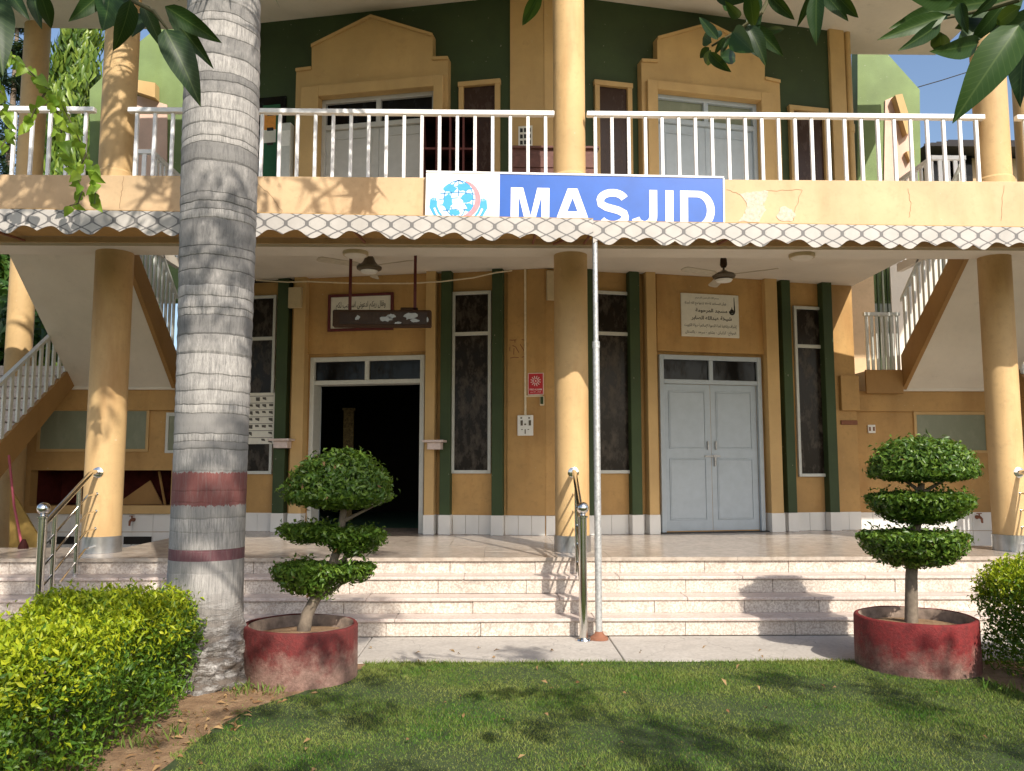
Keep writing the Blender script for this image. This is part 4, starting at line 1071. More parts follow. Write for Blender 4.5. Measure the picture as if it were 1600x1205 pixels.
for sgn in (-1, 1):
    m_ = MB()
    ribbon(m_, EM, [(sgn * 1.28 * gr, -.10 * gr), (sgn * 1.30 * gr, -.42 * gr), (sgn * 1.12 * gr, -.78 * gr), (sgn * .85 * gr, -1.08 * gr), (sgn * .5 * gr, -1.3 * gr)], [.075, .085, .075, .06, .03], .002)
    for i, (a, b) in enumerate(((1.18, .02), (1.27, .06), (1.36, .04), (1.43, -.04))): ribbon(m_, EM, [(sgn * a * gr, -.2 * gr), (sgn * a * gr, b * gr)], .014, .0025)
    m_.build('emblem_hand', M['lightblue'], SG)
    m_ = MB(); ribbon(m_, EM @ Matrix.Translation((0, 0, .003)), [(sgn * 1.24 * gr, -.5 * gr), (sgn * 1.10 * gr, -.80 * gr), (sgn * .9 * gr, -1.02 * gr)], .02, .001); m_.build('hand_line', M['vinylwhite'], SG)

# ================================================================== STAINLESS HANDRAILS
def handrail(name, label, xb, xt, colr, group='stainless handrails on the steps'):
    H = thing(name, label, 'handrail', (xb, 7.50, 0), group)
    yb_, yt2 = 7.50, 9.05 - colr + .01
    zt = 1.46; zb = 1.0
    MB().tube([(xb, yb_, 0), (xb, yb_, 1.06)], .036, 16).build('newel_post', M['steel'], H, smooth=True)
    MB().lathe([(.075, 0), (.07, .012), (.045, .02)], (xb, yb_, .001), 18).build('post_flange', M['steel'], H, smooth=True)
    m_ = MB(); m_.lathe([(.02, 1.055), (.045, 1.065), (.045, 1.078), (.022, 1.085), (.03, 1.10)], (xb, yb_, 0), 18); m_.sphere((xb, yb_, 1.15), .055, 20); m_.build('ball_finial', M['steel'], H, smooth=True, ang=60)
    def at(f, z_off=0): return Vector((xb + (xt - xb) * f, yb_ + (yt2 - yb_) * f, zb + (zt - zb) * min(1, f / .86) + z_off))
    MB().tube([at(0), at(.3), at(.6), at(.84), at(.9) + Vector((0, 0, .004)), at(1)], .026, 14).build('top_rail', M['steel'], H, smooth=True)
    MB().lathe([(.06, 0), (.058, .012), (.035, .022)], Vector((xt, yt2 + .004, zt)), 18, Vector((0, -1, 0))).build('wall_flange', M['steel'], H, smooth=True)
    for f, zf in ((.20, .0), (.62, .30)):
        p = at(f); MB().tube([(p.x, p.y, RZ[1] if f < .3 else RZ[3]), (p.x, p.y, p.z - .02)], .022, 12).build('post', M['steel'], H, smooth=True)
    for dz in (.20, .38, .56, .74):
        p0 = at(0, -dz); p1 = at(.80, -dz); p2 = at(1, -dz); p2.z = p1.z + .01
        if dz > .7: p0 = at(.35, -dz)
        MB().tube([p0, p1, p2], .010, 8).build('cross_bar', M['steel'], H, smooth=True)
        MB().lathe([(.022, 0), (.018, .012)], Vector((xt, yt2 + .003, p2.z)), 10, Vector((0, -1, 0))).build('bar_flange', M['steel'], H, smooth=True)
handrail('handrail', 'steel handrail running up to the middle porch column beside the pole', xY(912, 995, 7.50), CXS[1], .185)
handrail('handrail', 'steel handrail with ball finial at the left porch column by the palm', xY(64, 870, 7.50), CXS[0] + .02, .195)
handrail('handrail', 'steel handrail starting at the right porch column behind the clipped tree', 5.9, CXS[2] + .03, .17)

# ================================================================== THINGS ON THE WALLS AND CEILING
def ceiling_fan(px, py, label, z, rod, ang0, yy=10.05, bell=True):
    c = atY(px, py, yy); c.z = z
    T = thing('ceiling_fan', label, 'fan', (c.x, c.y, z), 'ceiling fans under the porch')
    MB().tube([(c.x, c.y, z + .05), (c.x, c.y, CEIL)], .014, 8).build('down_rod', M['fanbrown'], T)
    if not bell:
        MB().lathe([(.03, .10), (.045, .13), (.04, .20), (.02, .26)], (c.x, c.y, z), 16).build('rod_cup', M['clock'], T, smooth=True)
        MB().lathe([(.08, -.05), (.13, -.035), (.145, -.01), (.13, .015), (.06, .04), (.03, .06)], (c.x, c.y, z), 22).build('motor', M['fanbrown'], T, smooth=True)
    else: MB().lathe([(.10, -.055), (.15, -.035), (.155, -.01), (.11, .02), (.075, .06), (.055, .11), (.03, .15), (.02, .17)], (c.x, c.y, z), 22).build('motor', M['fanbrown'], T, smooth=True)
    MB().lathe([(.03, -.085), (.09, -.08), (.105, -.056)], (c.x, c.y, z), 20).build('motor_cap', M['white'], T, smooth=True)
    for k in range(3):
        a = ang0 + k * 2 * math.pi / 3; d = Vector((math.cos(a), math.sin(a), 0)); s = Vector((-d.y, d.x, .25)).normalized()
        o = Vector((c.x, c.y, z))
        m_ = MB(); 
        P = [o + d * .12 - s * .03, o + d * .2 - s * .055, o + d * .62 - s * .06, o + d * .66 - s * .03, o + d * .66 + s * .03, o + d * .62 + s * .06, o + d * .2 + s * .055, o + d * .12 + s * .03]
        m_.prism(P, (0, 0, .008)); m_.build('blade', M['fanblade'], T)
ceiling_fan(577, 412, 'brown ceiling fan above the open doorway beside the hanging clock', 3.97, .3, R(92))
ceiling_fan(1131, 430, 'brown ceiling fan above the stone plaque and the closed door', 3.88, .3, R(88), 10.05, False)
for px, lab in ((557, 'round white ceiling light on the beam by the hanging clock'), (1250, 'round white ceiling light on the beam right of the awning pole')):
    c = atY(px, 392, 9.0); T = thing('ceiling_light', lab, 'light', (c.x, 8.95, 3.82), 'round lights under the porch beam')
    MB().lathe([(.135, .0), (.14, .012), (.14, .039)], (c.x, 8.95, 3.82), 24).build('rim', M['beige'], T, smooth=True)
    MB().lathe([(.03, -.03), (.09, -.02), (.12, -.001)], (c.x, 8.95, 3.82), 24).build('diffuser', M['soffit'], T, smooth=True)
# hanging clock
a = atY(521, 485, 9.12); b = atY(674, 512, 9.12)
T = thing('hanging_clock', 'long dark electronic wall clock hung on two rods before the doorway', 'clock', ((a.x + b.x) / 2, 9.12, b.z))
MB().box(a.x, b.x, 9.07, 9.17, b.z, a.z).build('case', M['clock'], T, bevel=.012)
m_ = MB(); ym = 9.068; mx_ = lambda px: xY(px, 497, 9.07)
m_.box(mx_(531), mx_(667), 9.064, 9.07, b.z + .03, a.z - .03); m_.build('screen', glass_dark('clock_glass', (.040, .023, .014), (.09, .06, .04), .35), T)
PALE = plain('pale_reflection', (.42, .45, .47), .5)  # pale blobs painted for the reflection on the clock glass
for cx_, cz, rx, rz, sd in ((604, .45, 11, .20, 3), (612, .62, 8, .16, 9), (641, .60, 13, .24, 5), (648, .36, 8, .12, 6), (622, .22, 7, .09, 7), (559, .5, 4, .18, 11), (668, .4, 2, .18, 12)):
    r_ = random.Random(sd); hz = a.z - b.z
    m_ = MB(); m_.prism([(mx_(cx_ + rx * math.cos(q * .449) * r_.uniform(.5, 1.15)), 9.0635, b.z + hz * (cz + rz * math.sin(q * .449) * r_.uniform(.5, 1.15))) for q in range(14)], (0, -.0012, 0)); m_.build('screen_reflection', PALE, T)
m_ = MB(); m_.box(mx_(625), mx_(652), 9.09, 9.15, a.z, a.z + .03); m_.build('top_bracket', M['clock'], T, bevel=.004)
for p in (548, 649): x = xY(p, 440, 9.12); MB().box(x - .016, x + .016, 9.09, 9.11, a.z - .02, 3.87).build('rod', M['maroon'], T)
# plaques
def frect(F, p0, p1, y0, y1, off):
    s0, s1 = F.S(p0, (y0 + y1) / 2, off), F.S(p1, (y0 + y1) / 2, off); pm_ = (p0 + p1) / 2
    return s0, s1, F.Z(pm_, y1, off), F.Z(pm_, y0, off)
s0, s1, z0, z1 = frect(FL, 513, 615, 459, 517, .06)
lo, hi = min(s0, s1), max(s0, s1)
T = thing('framed_plaque', 'framed Arabic calligraphy panel above the open doorway behind the clock', 'plaque', FL.P((lo + hi) / 2, .06, z0))
m_ = MB(); frame_ring(m_, FL, lo, hi, z0, z1, .04, .051, .085); m_.build('frame', M['maroon'], T, bevel=.004)
m_ = MB(); FL.box(m_, lo + .04, hi - .04, .051, .066, z0 + .04, z1 - .04); m_.build('panel', M['paper'], T)
lettering('وقال ربكم ادعوني استجب لكم', FL.M((lo + hi) / 2, .068, z1 - .175), (hi - lo) * .76, .13, M['ink'], T, arabic=True, bold=.006)
s0, s1, z0, z1 = frect(FR, 1064, 1154, 460, 527, .08)
T = thing('stone_plaque', 'white stone plaque with engraved Arabic lines above the closed door', 'plaque', FR.P((s0 + s1) / 2, .08, z0))
m_ = MB(); FR.box(m_, s0, s1, .071, .092, z0, z1); m_.build('slab', M['paper'], T, bevel=.005)
hz = z1 - z0; cx_ = (s0 + s1) / 2; wz = s1 - s0
for body, fy, fw_, fh, dx, bd in (('بسم الله الرحمن الرحيم', .90, .40, .055, -.05, .0), ('﴿وأن المساجد لله فلا تدعوا مع الله أحدا﴾', .775, .72, .085, -.08, .006), ('مسجد المرحومة', .605, .55, .10, .02, .02),
                              ('شيخة عبدالله الصابر', .43, .70, .10, .02, .02), ('إشراف وتنفيذ لجنة الدعوة الإسلامية دولة الكويت', .255, .90, .085, .0, .004), ('الموقع : كرابيان - بشاور - سرحد - باكستان', .095, .88, .085, .0, .004)):
    lettering(body, FR.M(cx_ + dx * wz, .0935, z0 + hz * fy), wz * fw_, hz * fh * 1.15, M['ink'], T, arabic=True, bold=bd)
m_ = MB(); PM = FR.M(s1 - wz * .11, .0925, z0 + hz * .62)
ribbon(m_, PM, [(.025, .2), (.027, .1), (.03, 0)], [.008, .014, .022]); ribbon(m_, PM, arc(-.01, 0, .038, .045, 0, -180), .022); flat(m_, PM, arc(-.012, 0, .03, .03, 0, 360, 14)[:-1]); ribbon(m_, PM, [(-.012, .02), (-.012, .06)], [.02, .004])
m_.build('emblem', M['ink'], T)
# fire alarm sign, call point, switchboard and conduits on the prow
OFF = .026
s0, s1, z0, z1 = frect(FL, 849.5, 825, 583, 617, OFF); lo, hi = min(s0, s1), max(s0, s1)
T = thing('fire_alarm_sign', 'small red fire alarm sign on the wall left of the middle column', 'sign', FL.P((lo + hi) / 2, OFF, z0))
m_ = MB(); FL.box(m_, lo, hi, OFF, OFF + .008, z0, z1); m_.build('border', M['rosew'], T)
m_ = MB(); FL.box(m_, lo + .009, hi - .009, OFF + .008, OFF + .0095, z0 + .009, z1 - .009); m_.build('panel', M['red'], T)
SMx = FL.M((lo + hi) / 2, OFF + .0105, z0 + (z1 - z0) * .63); m_ = MB(); rr = (hi - lo) * .33
for k in range(12): a_ = math.pi * 2 * (k + .5) / 12; ribbon(m_, SMx, [(math.cos(a_) * rr * .38, math.sin(a_) * rr * .38), (math.cos(a_) * rr, math.sin(a_) * rr)], .010, .0012)
flat(m_, SMx, arc(0, 0, .011, .011, 0, 360, 8)[:-1], .0012); m_.build('bell_symbol', M['rosew'], T)
lettering('FIRE ALARM', FL.M((lo + hi) / 2, OFF + .011, z0 + (z1 - z0) * .24), (hi - lo) * .78, .024, M['rosew'], T, bold=.02)
lettering('فائر الارم', FL.M((lo + hi) / 2, OFF + .011, z0 + (z1 - z0) * .12), (hi - lo) * .66, .024, M['rosew'], T, arabic=True, bold=.01)
def wallbox(F, name, label, cat, p0, p1, y0, y1, off, dep, mat, group=None):
    s0, s1, z0, z1 = frect(F, p0, p1, y0, y1, off); lo, hi = min(s0, s1), max(s0, s1)
    T = thing(name, label, cat, F.P((lo + hi) / 2, off, z0), group)
    m_ = MB(); F.box(m_, lo, hi, off, off + dep, z0, z1); m_.build('case', M[mat], T, bevel=.006)
    return T, lo, hi, z0, z1
T, lo, hi, z0, z1 = wallbox(FL, 'call_point', 'tiny green push button under the fire alarm sign', 'switch', 844, 850.5, 619, 634, OFF, .03, 'pvc')
m_ = MB(); FL.box(m_, lo + .008, hi - .008, OFF + .03, OFF + .036, z0 + .02, z1 - .012); m_.build('button', M['green'], T)
T, lo, hi, z0, z1 = wallbox(FL, 'switchboard', 'white switch plate with sockets below the conduit on the prow wall', 'switchboard', 809, 833.5, 649, 681, OFF, .03, 'white')
for (fx, fy, w2, h2) in ((.2, .62, .03, .07), (.72, .62, .03, .07), (.25, .86, .02, .02), (.75, .86, .02, .02), (.5, .55, .025, .02), (.5, .2, .012, .06), (.3, .3, .02, .01), (.7, .3, .02, .01)):
    cx_ = lo + (hi - lo) * fx; cz = z0 + (z1 - z0) * fy; m_ = MB(); FL.box(m_, cx_ - w2 / 2, cx_ + w2 / 2, OFF + .03, OFF + .036, cz - h2 / 2, cz + h2 / 2); m_.build('switch', M['fanbrown'], T)
T = thing('conduit', 'cream cable conduit running down the prow wall to the switch plate', 'conduit', FL.P(FL.S(822, 540), OFF, 2))
m_ = MB(); s = FL.S(821, 540, OFF); FL.box(m_, s - .013, s + .013, OFF, OFF + .018, z1 - .01, CEIL); s2 = FL.S(848, 618, OFF); zz = FL.Z(838, 619, OFF)
FL.box(m_, min(s, s2), max(s, s2) - .013, OFF, OFF + .016, zz - .01, zz + .01); m_.build('duct', M['pvc'], T)
T = thing('old_bracket_mark', 'brown glue marks left by a removed square sign on the prow wall', 'mark', FL.P(FL.S(808, 545), OFF, 2.9))
m_ = MB(); s0, s1, z0, z1 = frect(FL, 820, 796, 531, 560, OFF); lo, hi = min(s0, s1), max(s0, s1)
def gm(pts): ribbon(m_, FL.M((lo + hi) / 2, OFF + .0005, (z0 + z1) / 2), [((x - .5) * (hi - lo), (y - .5) * (z1 - z0)) for x, y in pts], .010, .0012)
gm([(0, 1), (.2, .98), (.45, 1)]); gm([(.35, 1), (.37, .85)]); gm([(.8, 1), (1, .97), (1, .85)]); gm([(.2, .7), (.4, .62), (.62, .3)]); gm([(.3, .55), (.28, .2)]); gm([(.96, .75), (1, .5)]); gm([(.05, .02), (.3, .06), (.6, .04)]); gm([(.8, .04), (1, .1), (1, .0)]); gm([(.02, .6), (.03, .4)]); gm([(.7, .75), (.95, .4)])
m_.build('glue_trace', M['rust'], T)
wallbox(FR, 'junction_box', 'small beige junction box high on the wall behind the middle column', 'box', 853, 867, 424, 470, .026, .06, 'beige')
wallbox(FL, 'junction_box', 'beige junction box by the ceiling left of the open doorway', 'box', 453, 473, 450, 482, .161, .06, 'beige')
for F, p0, p1, y0, y1, lab in ((FL, 665, 697, 688, 699, 'small pinkish stone shelf on the right jamb of the open doorway'), (FL, 427, 459, 686, 697, 'small pinkish stone shelf left of the open doorway near the palm')):
    s0, s1, z0, z1 = frect(F, p0, p1, y0, y1, .2); lo, hi = min(s0, s1), max(s0, s1)
    T = thing('wall_shelf', lab, 'shelf', F.P((lo + hi) / 2, .17, z0), 'stone shelves by the open doorway')
    m_ = MB(); F.box(m_, lo, hi, .161, .36, z1 - .03, z1); m_.build('shelf_board', M['ledge'], T, bevel=.004)
    m_ = MB(); F.box(m_, lo + .05, hi - .05, .165, .30, z0 - .03, z1 - .031); m_.build('tray', M['ledge'], T, bevel=.004)
# chart on the far-left window
W, ws0, ws1, wz0, wz1 = WF
s0, s1, z0, z1 = frect(FL, 431, 376, 614, 694, .05); lo, hi = min(s0, s1), max(s0, s1)
T = thing('wall_chart', 'white printed picture chart on the dark window beside the palm trunk', 'poster', FL.P((lo + hi) / 2, .05, z0))
m_ = MB(); FL.box(m_, lo, hi, .046, .052, z0, z1); m_.build('sheet', M['paper'], T)
m_ = MB(); PM = FL.M((lo + hi) / 2, .0525, (z0 + z1) / 2); wq, hq = hi - lo, z1 - z0
r_ = random.Random(4)
for row in range(7):
    yy = hq * (.44 - row * .135)
    flat(m_, PM, [(-wq * .45, yy), (-wq * .45, yy - .008), (wq * .42, yy - .008), (wq * .42, yy)], .001)
    for k in range(5):
        if r_.random() < .2: continue
        x = wq * (-.4 + k * .19); h_ = r_.uniform(.03, .06); flat(m_, PM, [(x - .035, yy - .02), (x + .035 * r_.uniform(.4, 1), yy - .02), (x + .03, yy - .02 - h_), (x - .03, yy - .02 - h_ * r_.uniform(.5, 1))], .001)
m_.build('print', plain('chart_print', (.10, .09, .075), .7, 0, .4, 60), T)
# small plates at the right end
for name, lab, px0, px1, y0, y1, mt in (('cover_plate', 'narrow brown cover plate low on the wall right of the last green fin', 1313, 1339, 657, 664, 'rust'), ('wall_socket', 'small cream wall socket right of the last green fin', 1355, 1367, 664, 677, 'white')):
    if px0 > 1340:
        A = atY(px0, y0, yw - .001); C = atY(px1, y1, yw - .001); T = thing(name, lab, 'socket', (A.x, yw, C.z)); MB().box(A.x, C.x, yw - .03, yw - .001, C.z, A.z).build('case', M[mt], T, bevel=.004)
        m_ = MB()
        for k in (-.03, .03): m_.box((A.x + C.x) / 2 + k - .012, (A.x + C.x) / 2 + k + .012, yw - .036, yw - .03, (A.z + C.z) / 2 - .03, (A.z + C.z) / 2 + .03)
        m_.build('socket_hole', M['rust'], T)
    else: wallbox(FR, name, lab, 'plate', px0, px1, y0, y1, .001, .02, mt)
# cable sagging along the wall under the ceiling
T = thing('cable', 'thin cream cable sagging along the wall under the porch ceiling', 'cable', FL.P(1.5, .2, 3.9))
m_ = MB(); pts = []
for px, py in ((400, 438), (450, 441), (480, 440), (560, 443), (640, 443), (690, 440), (740, 434), (775, 426), (800, 423)): 
    s, z = FL.px(px, py, .18); pts.append(FL.P(s, .18, z))
m_.tube(pts, .010, 6); m_.build('wire', M['pvc'], T, smooth=True)

# ---- things on the balcony
yb2 = 10.0
a = atY(662, 178, yb2); b = atY(745, 178, yb2); T = thing('pigeonhole_rack', 'dark red wooden pigeonhole rack on the balcony behind the sign', 'rack', ((a.x + b.x) / 2, yb2, Z2))
m_ = MB(); zt = a.z
m_.box(a.x, b.x, yb2 + .38, yb2 + .40, Z2, zt); m_.build('back_panel', M['wood'], T)
nx, nz = 4, 3
for i in range(nx + 1):
    x = a.x + (b.x - a.x) * i / nx; MB().box(x - .012, x + .012, yb2, yb2 + .379, Z2, zt - .026).build('divider', M['wood'], T)
for i in range(nz + 1):
    z = Z2 + .03 + (zt - Z2 - .03) * i / nz; MB().box(a.x - .013, b.x + .013, yb2 + .005 * (i < nz), yb2 + .38, z - .025, z).build('shelf', M['wood'], T)
a = atY(797, 228, 10.1); b = atY(936, 228, 10.1); T = thing('wooden_cabinet', 'low brown wooden cabinet on the balcony behind the middle column', 'cabinet', ((a.x + b.x) / 2, 10.1, Z2))
MB().box(a.x + .02, b.x - .02, 10.12, 10.5, Z2, a.z - .03).build('body', M['crate'], T)
MB().box(a.x, b.x, 10.08, 10.52, a.z - .03, a.z).build('top_board', M['crate'], T, bevel=.005)
for i in range(5):
    z = Z2 + .02 + i * .165; MB().box(a.x + .02, b.x - .02, 10.10, 10.12, z, z + .155).build('plank', M['crate'], T, bevel=.004)
s0, s1, z0, z1 = frect(FL, 832, 810, 197, 229, .042); lo, hi = min(s0, s1), max(s0, s1)
T = thing('paper_notice', 'white paper notice on the upper wall above the cabinet', 'notice', FL.P((lo + hi) / 2, .042, z0))
m_ = MB(); FL.box(m_, lo, hi, .042, .046, z0, z1); m_.build('sheet', M['paper'], T)
m_ = MB(); PM = FL.M((lo + hi) / 2, .0465, (z0 + z1) / 2)
for r0 in range(3):
    for c0 in range(3): x = (c0 - 1) * (hi - lo) * .28; y = (1 - r0) * (z1 - z0) * .3; flat(m_, PM, [(x - .02, y - .03), (x + .02, y - .03), (x + .018, y + .025), (x - .02, y + .03)], .001)
m_.build('print', M['ink'], T)
s0, s1, z0, z1 = frect(FL, 437, 410, 165, 280, .03); lo, hi = min(s0, s1), max(s0, s1)
T = thing('notice_board', 'green felt notice board with orange and white sheets beside the palm', 'notice board', FL.P((lo + hi) / 2, .03, z0))
m_ = MB(); FL.box(m_, lo, hi, .031, .05, z0, z1); m_.build('board', M['boardgreen'], T)
for p0, p1, y0, y1, mt in ((431, 412, 176, 203, 'orange'), (431, 412, 203, 223, 'paper')):
    a0, a1, b0, b1 = frect(FL, p0, p1, y0, y1, .05); m_ = MB(); FL.box(m_, min(a0, a1), max(a0, a1), .050, .054, b0, b1); sh = m_.build('sheet', M[mt], T)
    m_ = MB(); PM = FL.M((a0 + a1) / 2, .0545, (b0 + b1) / 2)
    for k in (.1, -.12): flat(m_, PM, [(-.04, k - .02), (.06, k - .02), (.06, k + .02), (-.04, k + .02)], .001)
    m_.build('print', M['ink'], T)
s0, s1, z0, z1 = frect(FL, 453, 432, 192, 285, .25); lo, hi = min(s0, s1), max(s0, s1)
T = thing('locker', 'narrow pale grey upright locker on the balcony beside the notice board', 'locker', FL.P((lo + hi) / 2, .2, Z2))
m_ = MB(); FL.box(m_, lo, hi, .06, .25, Z2, z1); m_.build('body', M['frame'], T, bevel=.01)
m_ = MB(); FL.box(m_, lo + .01, hi - .01, .25, .256, z1 - .35, z1 - .12); m_.build('door_panel', M['white'], T)
# leaning board and broom at far left
T = thing('leaning_board', 'yellow wooden board leaning at the foot of the left stairs', 'board', (-6.3, 10.4, .3))
m_ = MB(); m_.prism([atY(16, 762, 10.6), atY(64, 845, 10.6), atY(58, 880, 10.6), atY(14, 872, 10.6)], (0, .03, 0)); m_.build('panel', M['yellowboard'], T)
T = thing('broom', 'long handled pink broom leaning near the left stairs', 'broom', atY(38, 868, 9.5))
m_ = MB(); m_.tube([atY(36, 862, 9.45), atY(22, 790, 9.9), atY(14, 712, 10.3)], .014, 8); m_.build('handle', M['sticks'], T, smooth=True)
m_ = MB(); c = atY(36, 862, 9.45); m_.lathe([(.06, -.10), (.05, -.05), (.018, .02)], (c.x, c.y, .702), 10); m_.build('bristles', M['wood'], T)
T = thing('water_drum', 'dark round drum in the shade under the left stairs', 'drum', (-7.0, 11.1, .3))
MB().lathe([(.32, 0), (.34, .25), (.33, .5), (.34, .75), (.31, .95), (.1, 1.0)], (-7.0, 11.1, .3), 24).build('body', M['dark'], T, smooth=True)
MB().lathe([(.32, 0), (.32, .05)], (-7.0, 11.1, 1.24), 24).build('lid', M['rubber'], T, smooth=True)

# ================================================================== POTS AND TOPIARY
def pot(px, yy, r, h, label, tilt, mt='pot'):
    c = Vector((xY(px, 1020, yy), yy, -.03)); T = thing('concrete_pot', label, 'pot', c, 'red concrete planters on the lawn edge')
    prof = [(r * .985, 0), (r, .03), (r * 1.0, h * .5), (r * .995, h - .012), (r * .98, h), (r * .975 - .012, h + .004), (r - .035, h)]
    o = MB().lathe(prof, c, 56, capped=False).build('shell', M[mt], T, smooth=True, ang=50)
    bm = bmesh.new(); bm.from_mesh(o.data)
    for v in bm.verts:
        a = math.atan2(v.co.y, v.co.x); k = 1 + .008 * math.sin(a * 5 + px) + .005 * math.sin(a * 11 + v.co.z * 17); v.co.x *= k; v.co.y *= k; v.co.z += tilt * v.co.x + (.002 * math.sin(a * 5 + px) if v.co.z > h * .8 else 0)
    bm.to_mesh(o.data); bm.free()
    MB().lathe([(r - .0355, h), (r - .045, h - .02), (r - .045, h - .11)], c, 56, capped=False).build('inner_wall', M['potinner'], T, smooth=True)
    m_ = MB(); m_.lathe([(r - .046, h - .085), (r * .5, h - .06), (.02, h - .05)], c, 30, capped=False); s = m_.build('soil', M['soil'], T, smooth=True)
    return c
pl = pot(470, 6.26, .410, .405, 'dull red round planter beside the palm trunk, paint worn at its base', -.02)
pr = pot(1432, 6.50, .440, .405, 'bright red round planter beside the right hedge', .0, 'pot2')

def shell(n, c, rx, ry, top, bot, flat_top=False, thick=.10):
    n = int(n * 1.35)
    """points in the outer shell of a clipped pad: domed or flat top, rounded underside"""
    d = sph(n); k = 1 - thick / max(rx, .01) * RNG.random(n) ** 1.6
    hz = np.where(d[:, 2] > 0, top, bot)
    P = d * np.array([rx, ry, 1.0]) * k[:, None]; P[:, 2] = d[:, 2] * hz * k
    Nn = d / np.array([rx, ry, 1]); Nn[:, 2] = d[:, 2] / hz
    if flat_top:
        m = d[:, 2] > 0
        rr = np.sqrt(RNG.random(n)) * .98; aa = RNG.random(n) * 2 * np.pi
        P[m, 0] = (rx * rr * np.cos(aa))[m]; P[m, 1] = (ry * rr * np.sin(aa))[m]; P[m, 2] = top * (.85 + .3 * RNG.random(n))[m] - (.3 * top * rr ** 3)[m]
        Nn[m] = np.array([0, 0, 1.0])
    if flat_top:
        lo_ = ~m; P[lo_, 2] = top * .8 + d[lo_, 2] * (bot + top * .8) * k[lo_]
    wob = .045 * np.sin(P[:, 0] * 13 + c[0] * 5) * np.cos(P[:, 1] * 11) 
    P = P * (1 + wob * 1.2)[:, None] + RNG.normal(size=(n, 3)) * np.array([.020, .020, .009])
    sh = (RNG.random(n) < .03) & (Nn[:, 2] > 0); P[sh] += unit(Nn[sh]) * RNG.uniform(.01, .07, sh.sum())[:, None]
    return P + np.array(c), Nn
def topiary(name, label, base, trunk, tr, pads, branches):
    T = thing('clipped_tree', label, 'tree', base, 'clipped cloud trees in red planters')
    m_ = MB(); m_.tube(trunk, tr, 12); tk = m_.build('trunk', M['stem'], T, smooth=True)
    m_ = MB()
    for b in branches: m_.tube(b, [.018, .012, .008][:len(b)], 7)
    if branches: m_.build('branch', M['stem'], T, smooth=True)
    for pts in pads:
        PP = []; NN = []
        for (c, rx, ry, top, bot, fl, n) in pts:
            p, q = shell(n, c, rx, ry, top, bot, fl); PP.append(p); NN.append(q)
        leaf_cloud('foliage', np.concatenate(PP), np.concatenate(NN), .047, .022, [M['ficus'], M['dry']], T, out=.45, up=.1, mi=(RNG.random(sum(len(q) for q in PP)) < .006).astype(int))
Y0 = pl.y
def L(px, py, dy=0): p = atY(px, py, Y0 + dy); return p
def cyl(px, py, yy, dy=0): return atY(px, py, yy + dy)
kz = 6.26 / 1300 * .95
c1 = L(532, 752)
topiary('a', 'clipped tree with crooked trunk and ragged pads in the dull red planter', (L(475, 990).x, Y0, .34),
        [L(472, 1000), L(480, 960), L(493, 935), L(515, 905), L(520, 880), L(530, 850), L(534, 820), L(538, 785), L(545, 750)], [.055, .045, .04, .034, .032, .03, .027, .024, .018],
        [[((c1.x, Y0, c1.z - .10), 83 * kz, .37, 72 * kz, 20 * kz, False, 7000)],
         [((L(478, 836).x, Y0 - .02, L(0, 836).z), 42 * kz, .22, 13 * kz, 13 * kz, True, 1500), ((L(553, 846).x, Y0 + .02, L(0, 846).z), 50 * kz, .27, 15 * kz, 22 * kz, True, 2600), ((L(510, 840).x, Y0, L(0, 838).z), 40 * kz, .2, 11 * kz, 14 * kz, True, 1100)],
         [((L(475, 902).x, Y0, L(0, 900).z), 46 * kz, .25, 16 * kz, 30 * kz, True, 2600), ((L(542, 898).x, Y0 + .03, L(0, 897).z), 40 * kz, .22, 11 * kz, 15 * kz, True, 1700), ((L(502, 915).x, Y0, L(0, 912).z), 30 * kz, .18, 18 * kz, 26 * kz, True, 1000)]],
        [[L(535, 815), L(555, 805, -.02), L(585, 790)], [L(520, 885), L(540, 872), L(570, 858)], [L(497, 935), L(520, 922), L(545, 905)]])
Y0 = pr.y; kz = 6.50 / 1300 * .94
topiary('b', 'clipped tree with straight trunk and three neat tiers in the bright red planter', (L(1424, 975).x, Y0, .34),
        [L(1424, 985), L(1424, 930), L(1424, 900), L(1428, 850), L(1434, 800), L(1440, 755)], [.050, .046, .044, .04, .034, .024],
        [[((L(1441, 735).x, Y0, L(0, 738).z), 82 * kz, .40, 58 * kz, 13 * kz, False, 7500)],
         [((L(1437, 792).x, Y0, L(0, 789).z), 81 * kz, .38, 15 * kz, 32 * kz, True, 6500)],
         [((L(1427, 855).x, Y0, L(0, 852).z), 83 * kz, .38, 16 * kz, 38 * kz, True, 6800)]],
        [[L(1440, 770), L(1420, 755), L(1400, 745)], [L(1442, 770), L(1462, 758), L(1482, 748)]])

# ================================================================== PALM
PB = Vector((-2.06, 6.06, -.02))
T = thing('palm_tree', 'tall ringed grey palm trunk with painted maroon bands before the steps', 'palm tree', PB)
n, rows = 72, 260; V = []
for i in range(rows + 1):
    z = 8.2 * i / rows
    r = .252 + .02 * math.exp(-((z - 4.0) / 1.5) ** 2) + .05 * math.exp(-z / .35) - .012 * max(0, z - 5)
    ring = .0025 * math.sin(z * 60 + 5 * math.sin(z * 3.1)) * min(1, max(0, z - 1))
    for k in range(n):
        a = 2 * math.pi * k / n; rr = r + ring
        if z < .55:
            q = (1 - z / .55); rr += q * (.028 * math.sin(z * 48 + 1.5 * math.sin(a * 3)) + .022 * math.sin(a * 9 + z * 30) + .018 * math.sin(a * 17 - z * 41) + .035 * math.sin(a * 2 + 1))
        V.append((rr * math.cos(a) + .012 * math.sin(z * .8), rr * math.sin(a), z))
V = np.array(V); i = np.arange(rows)[:, None] * n; k = np.arange(n)[None, :]
Q = np.stack([i + k, i + (k + 1) % n, i + n + (k + 1) % n, i + n + k], -1).reshape(-1, 4)
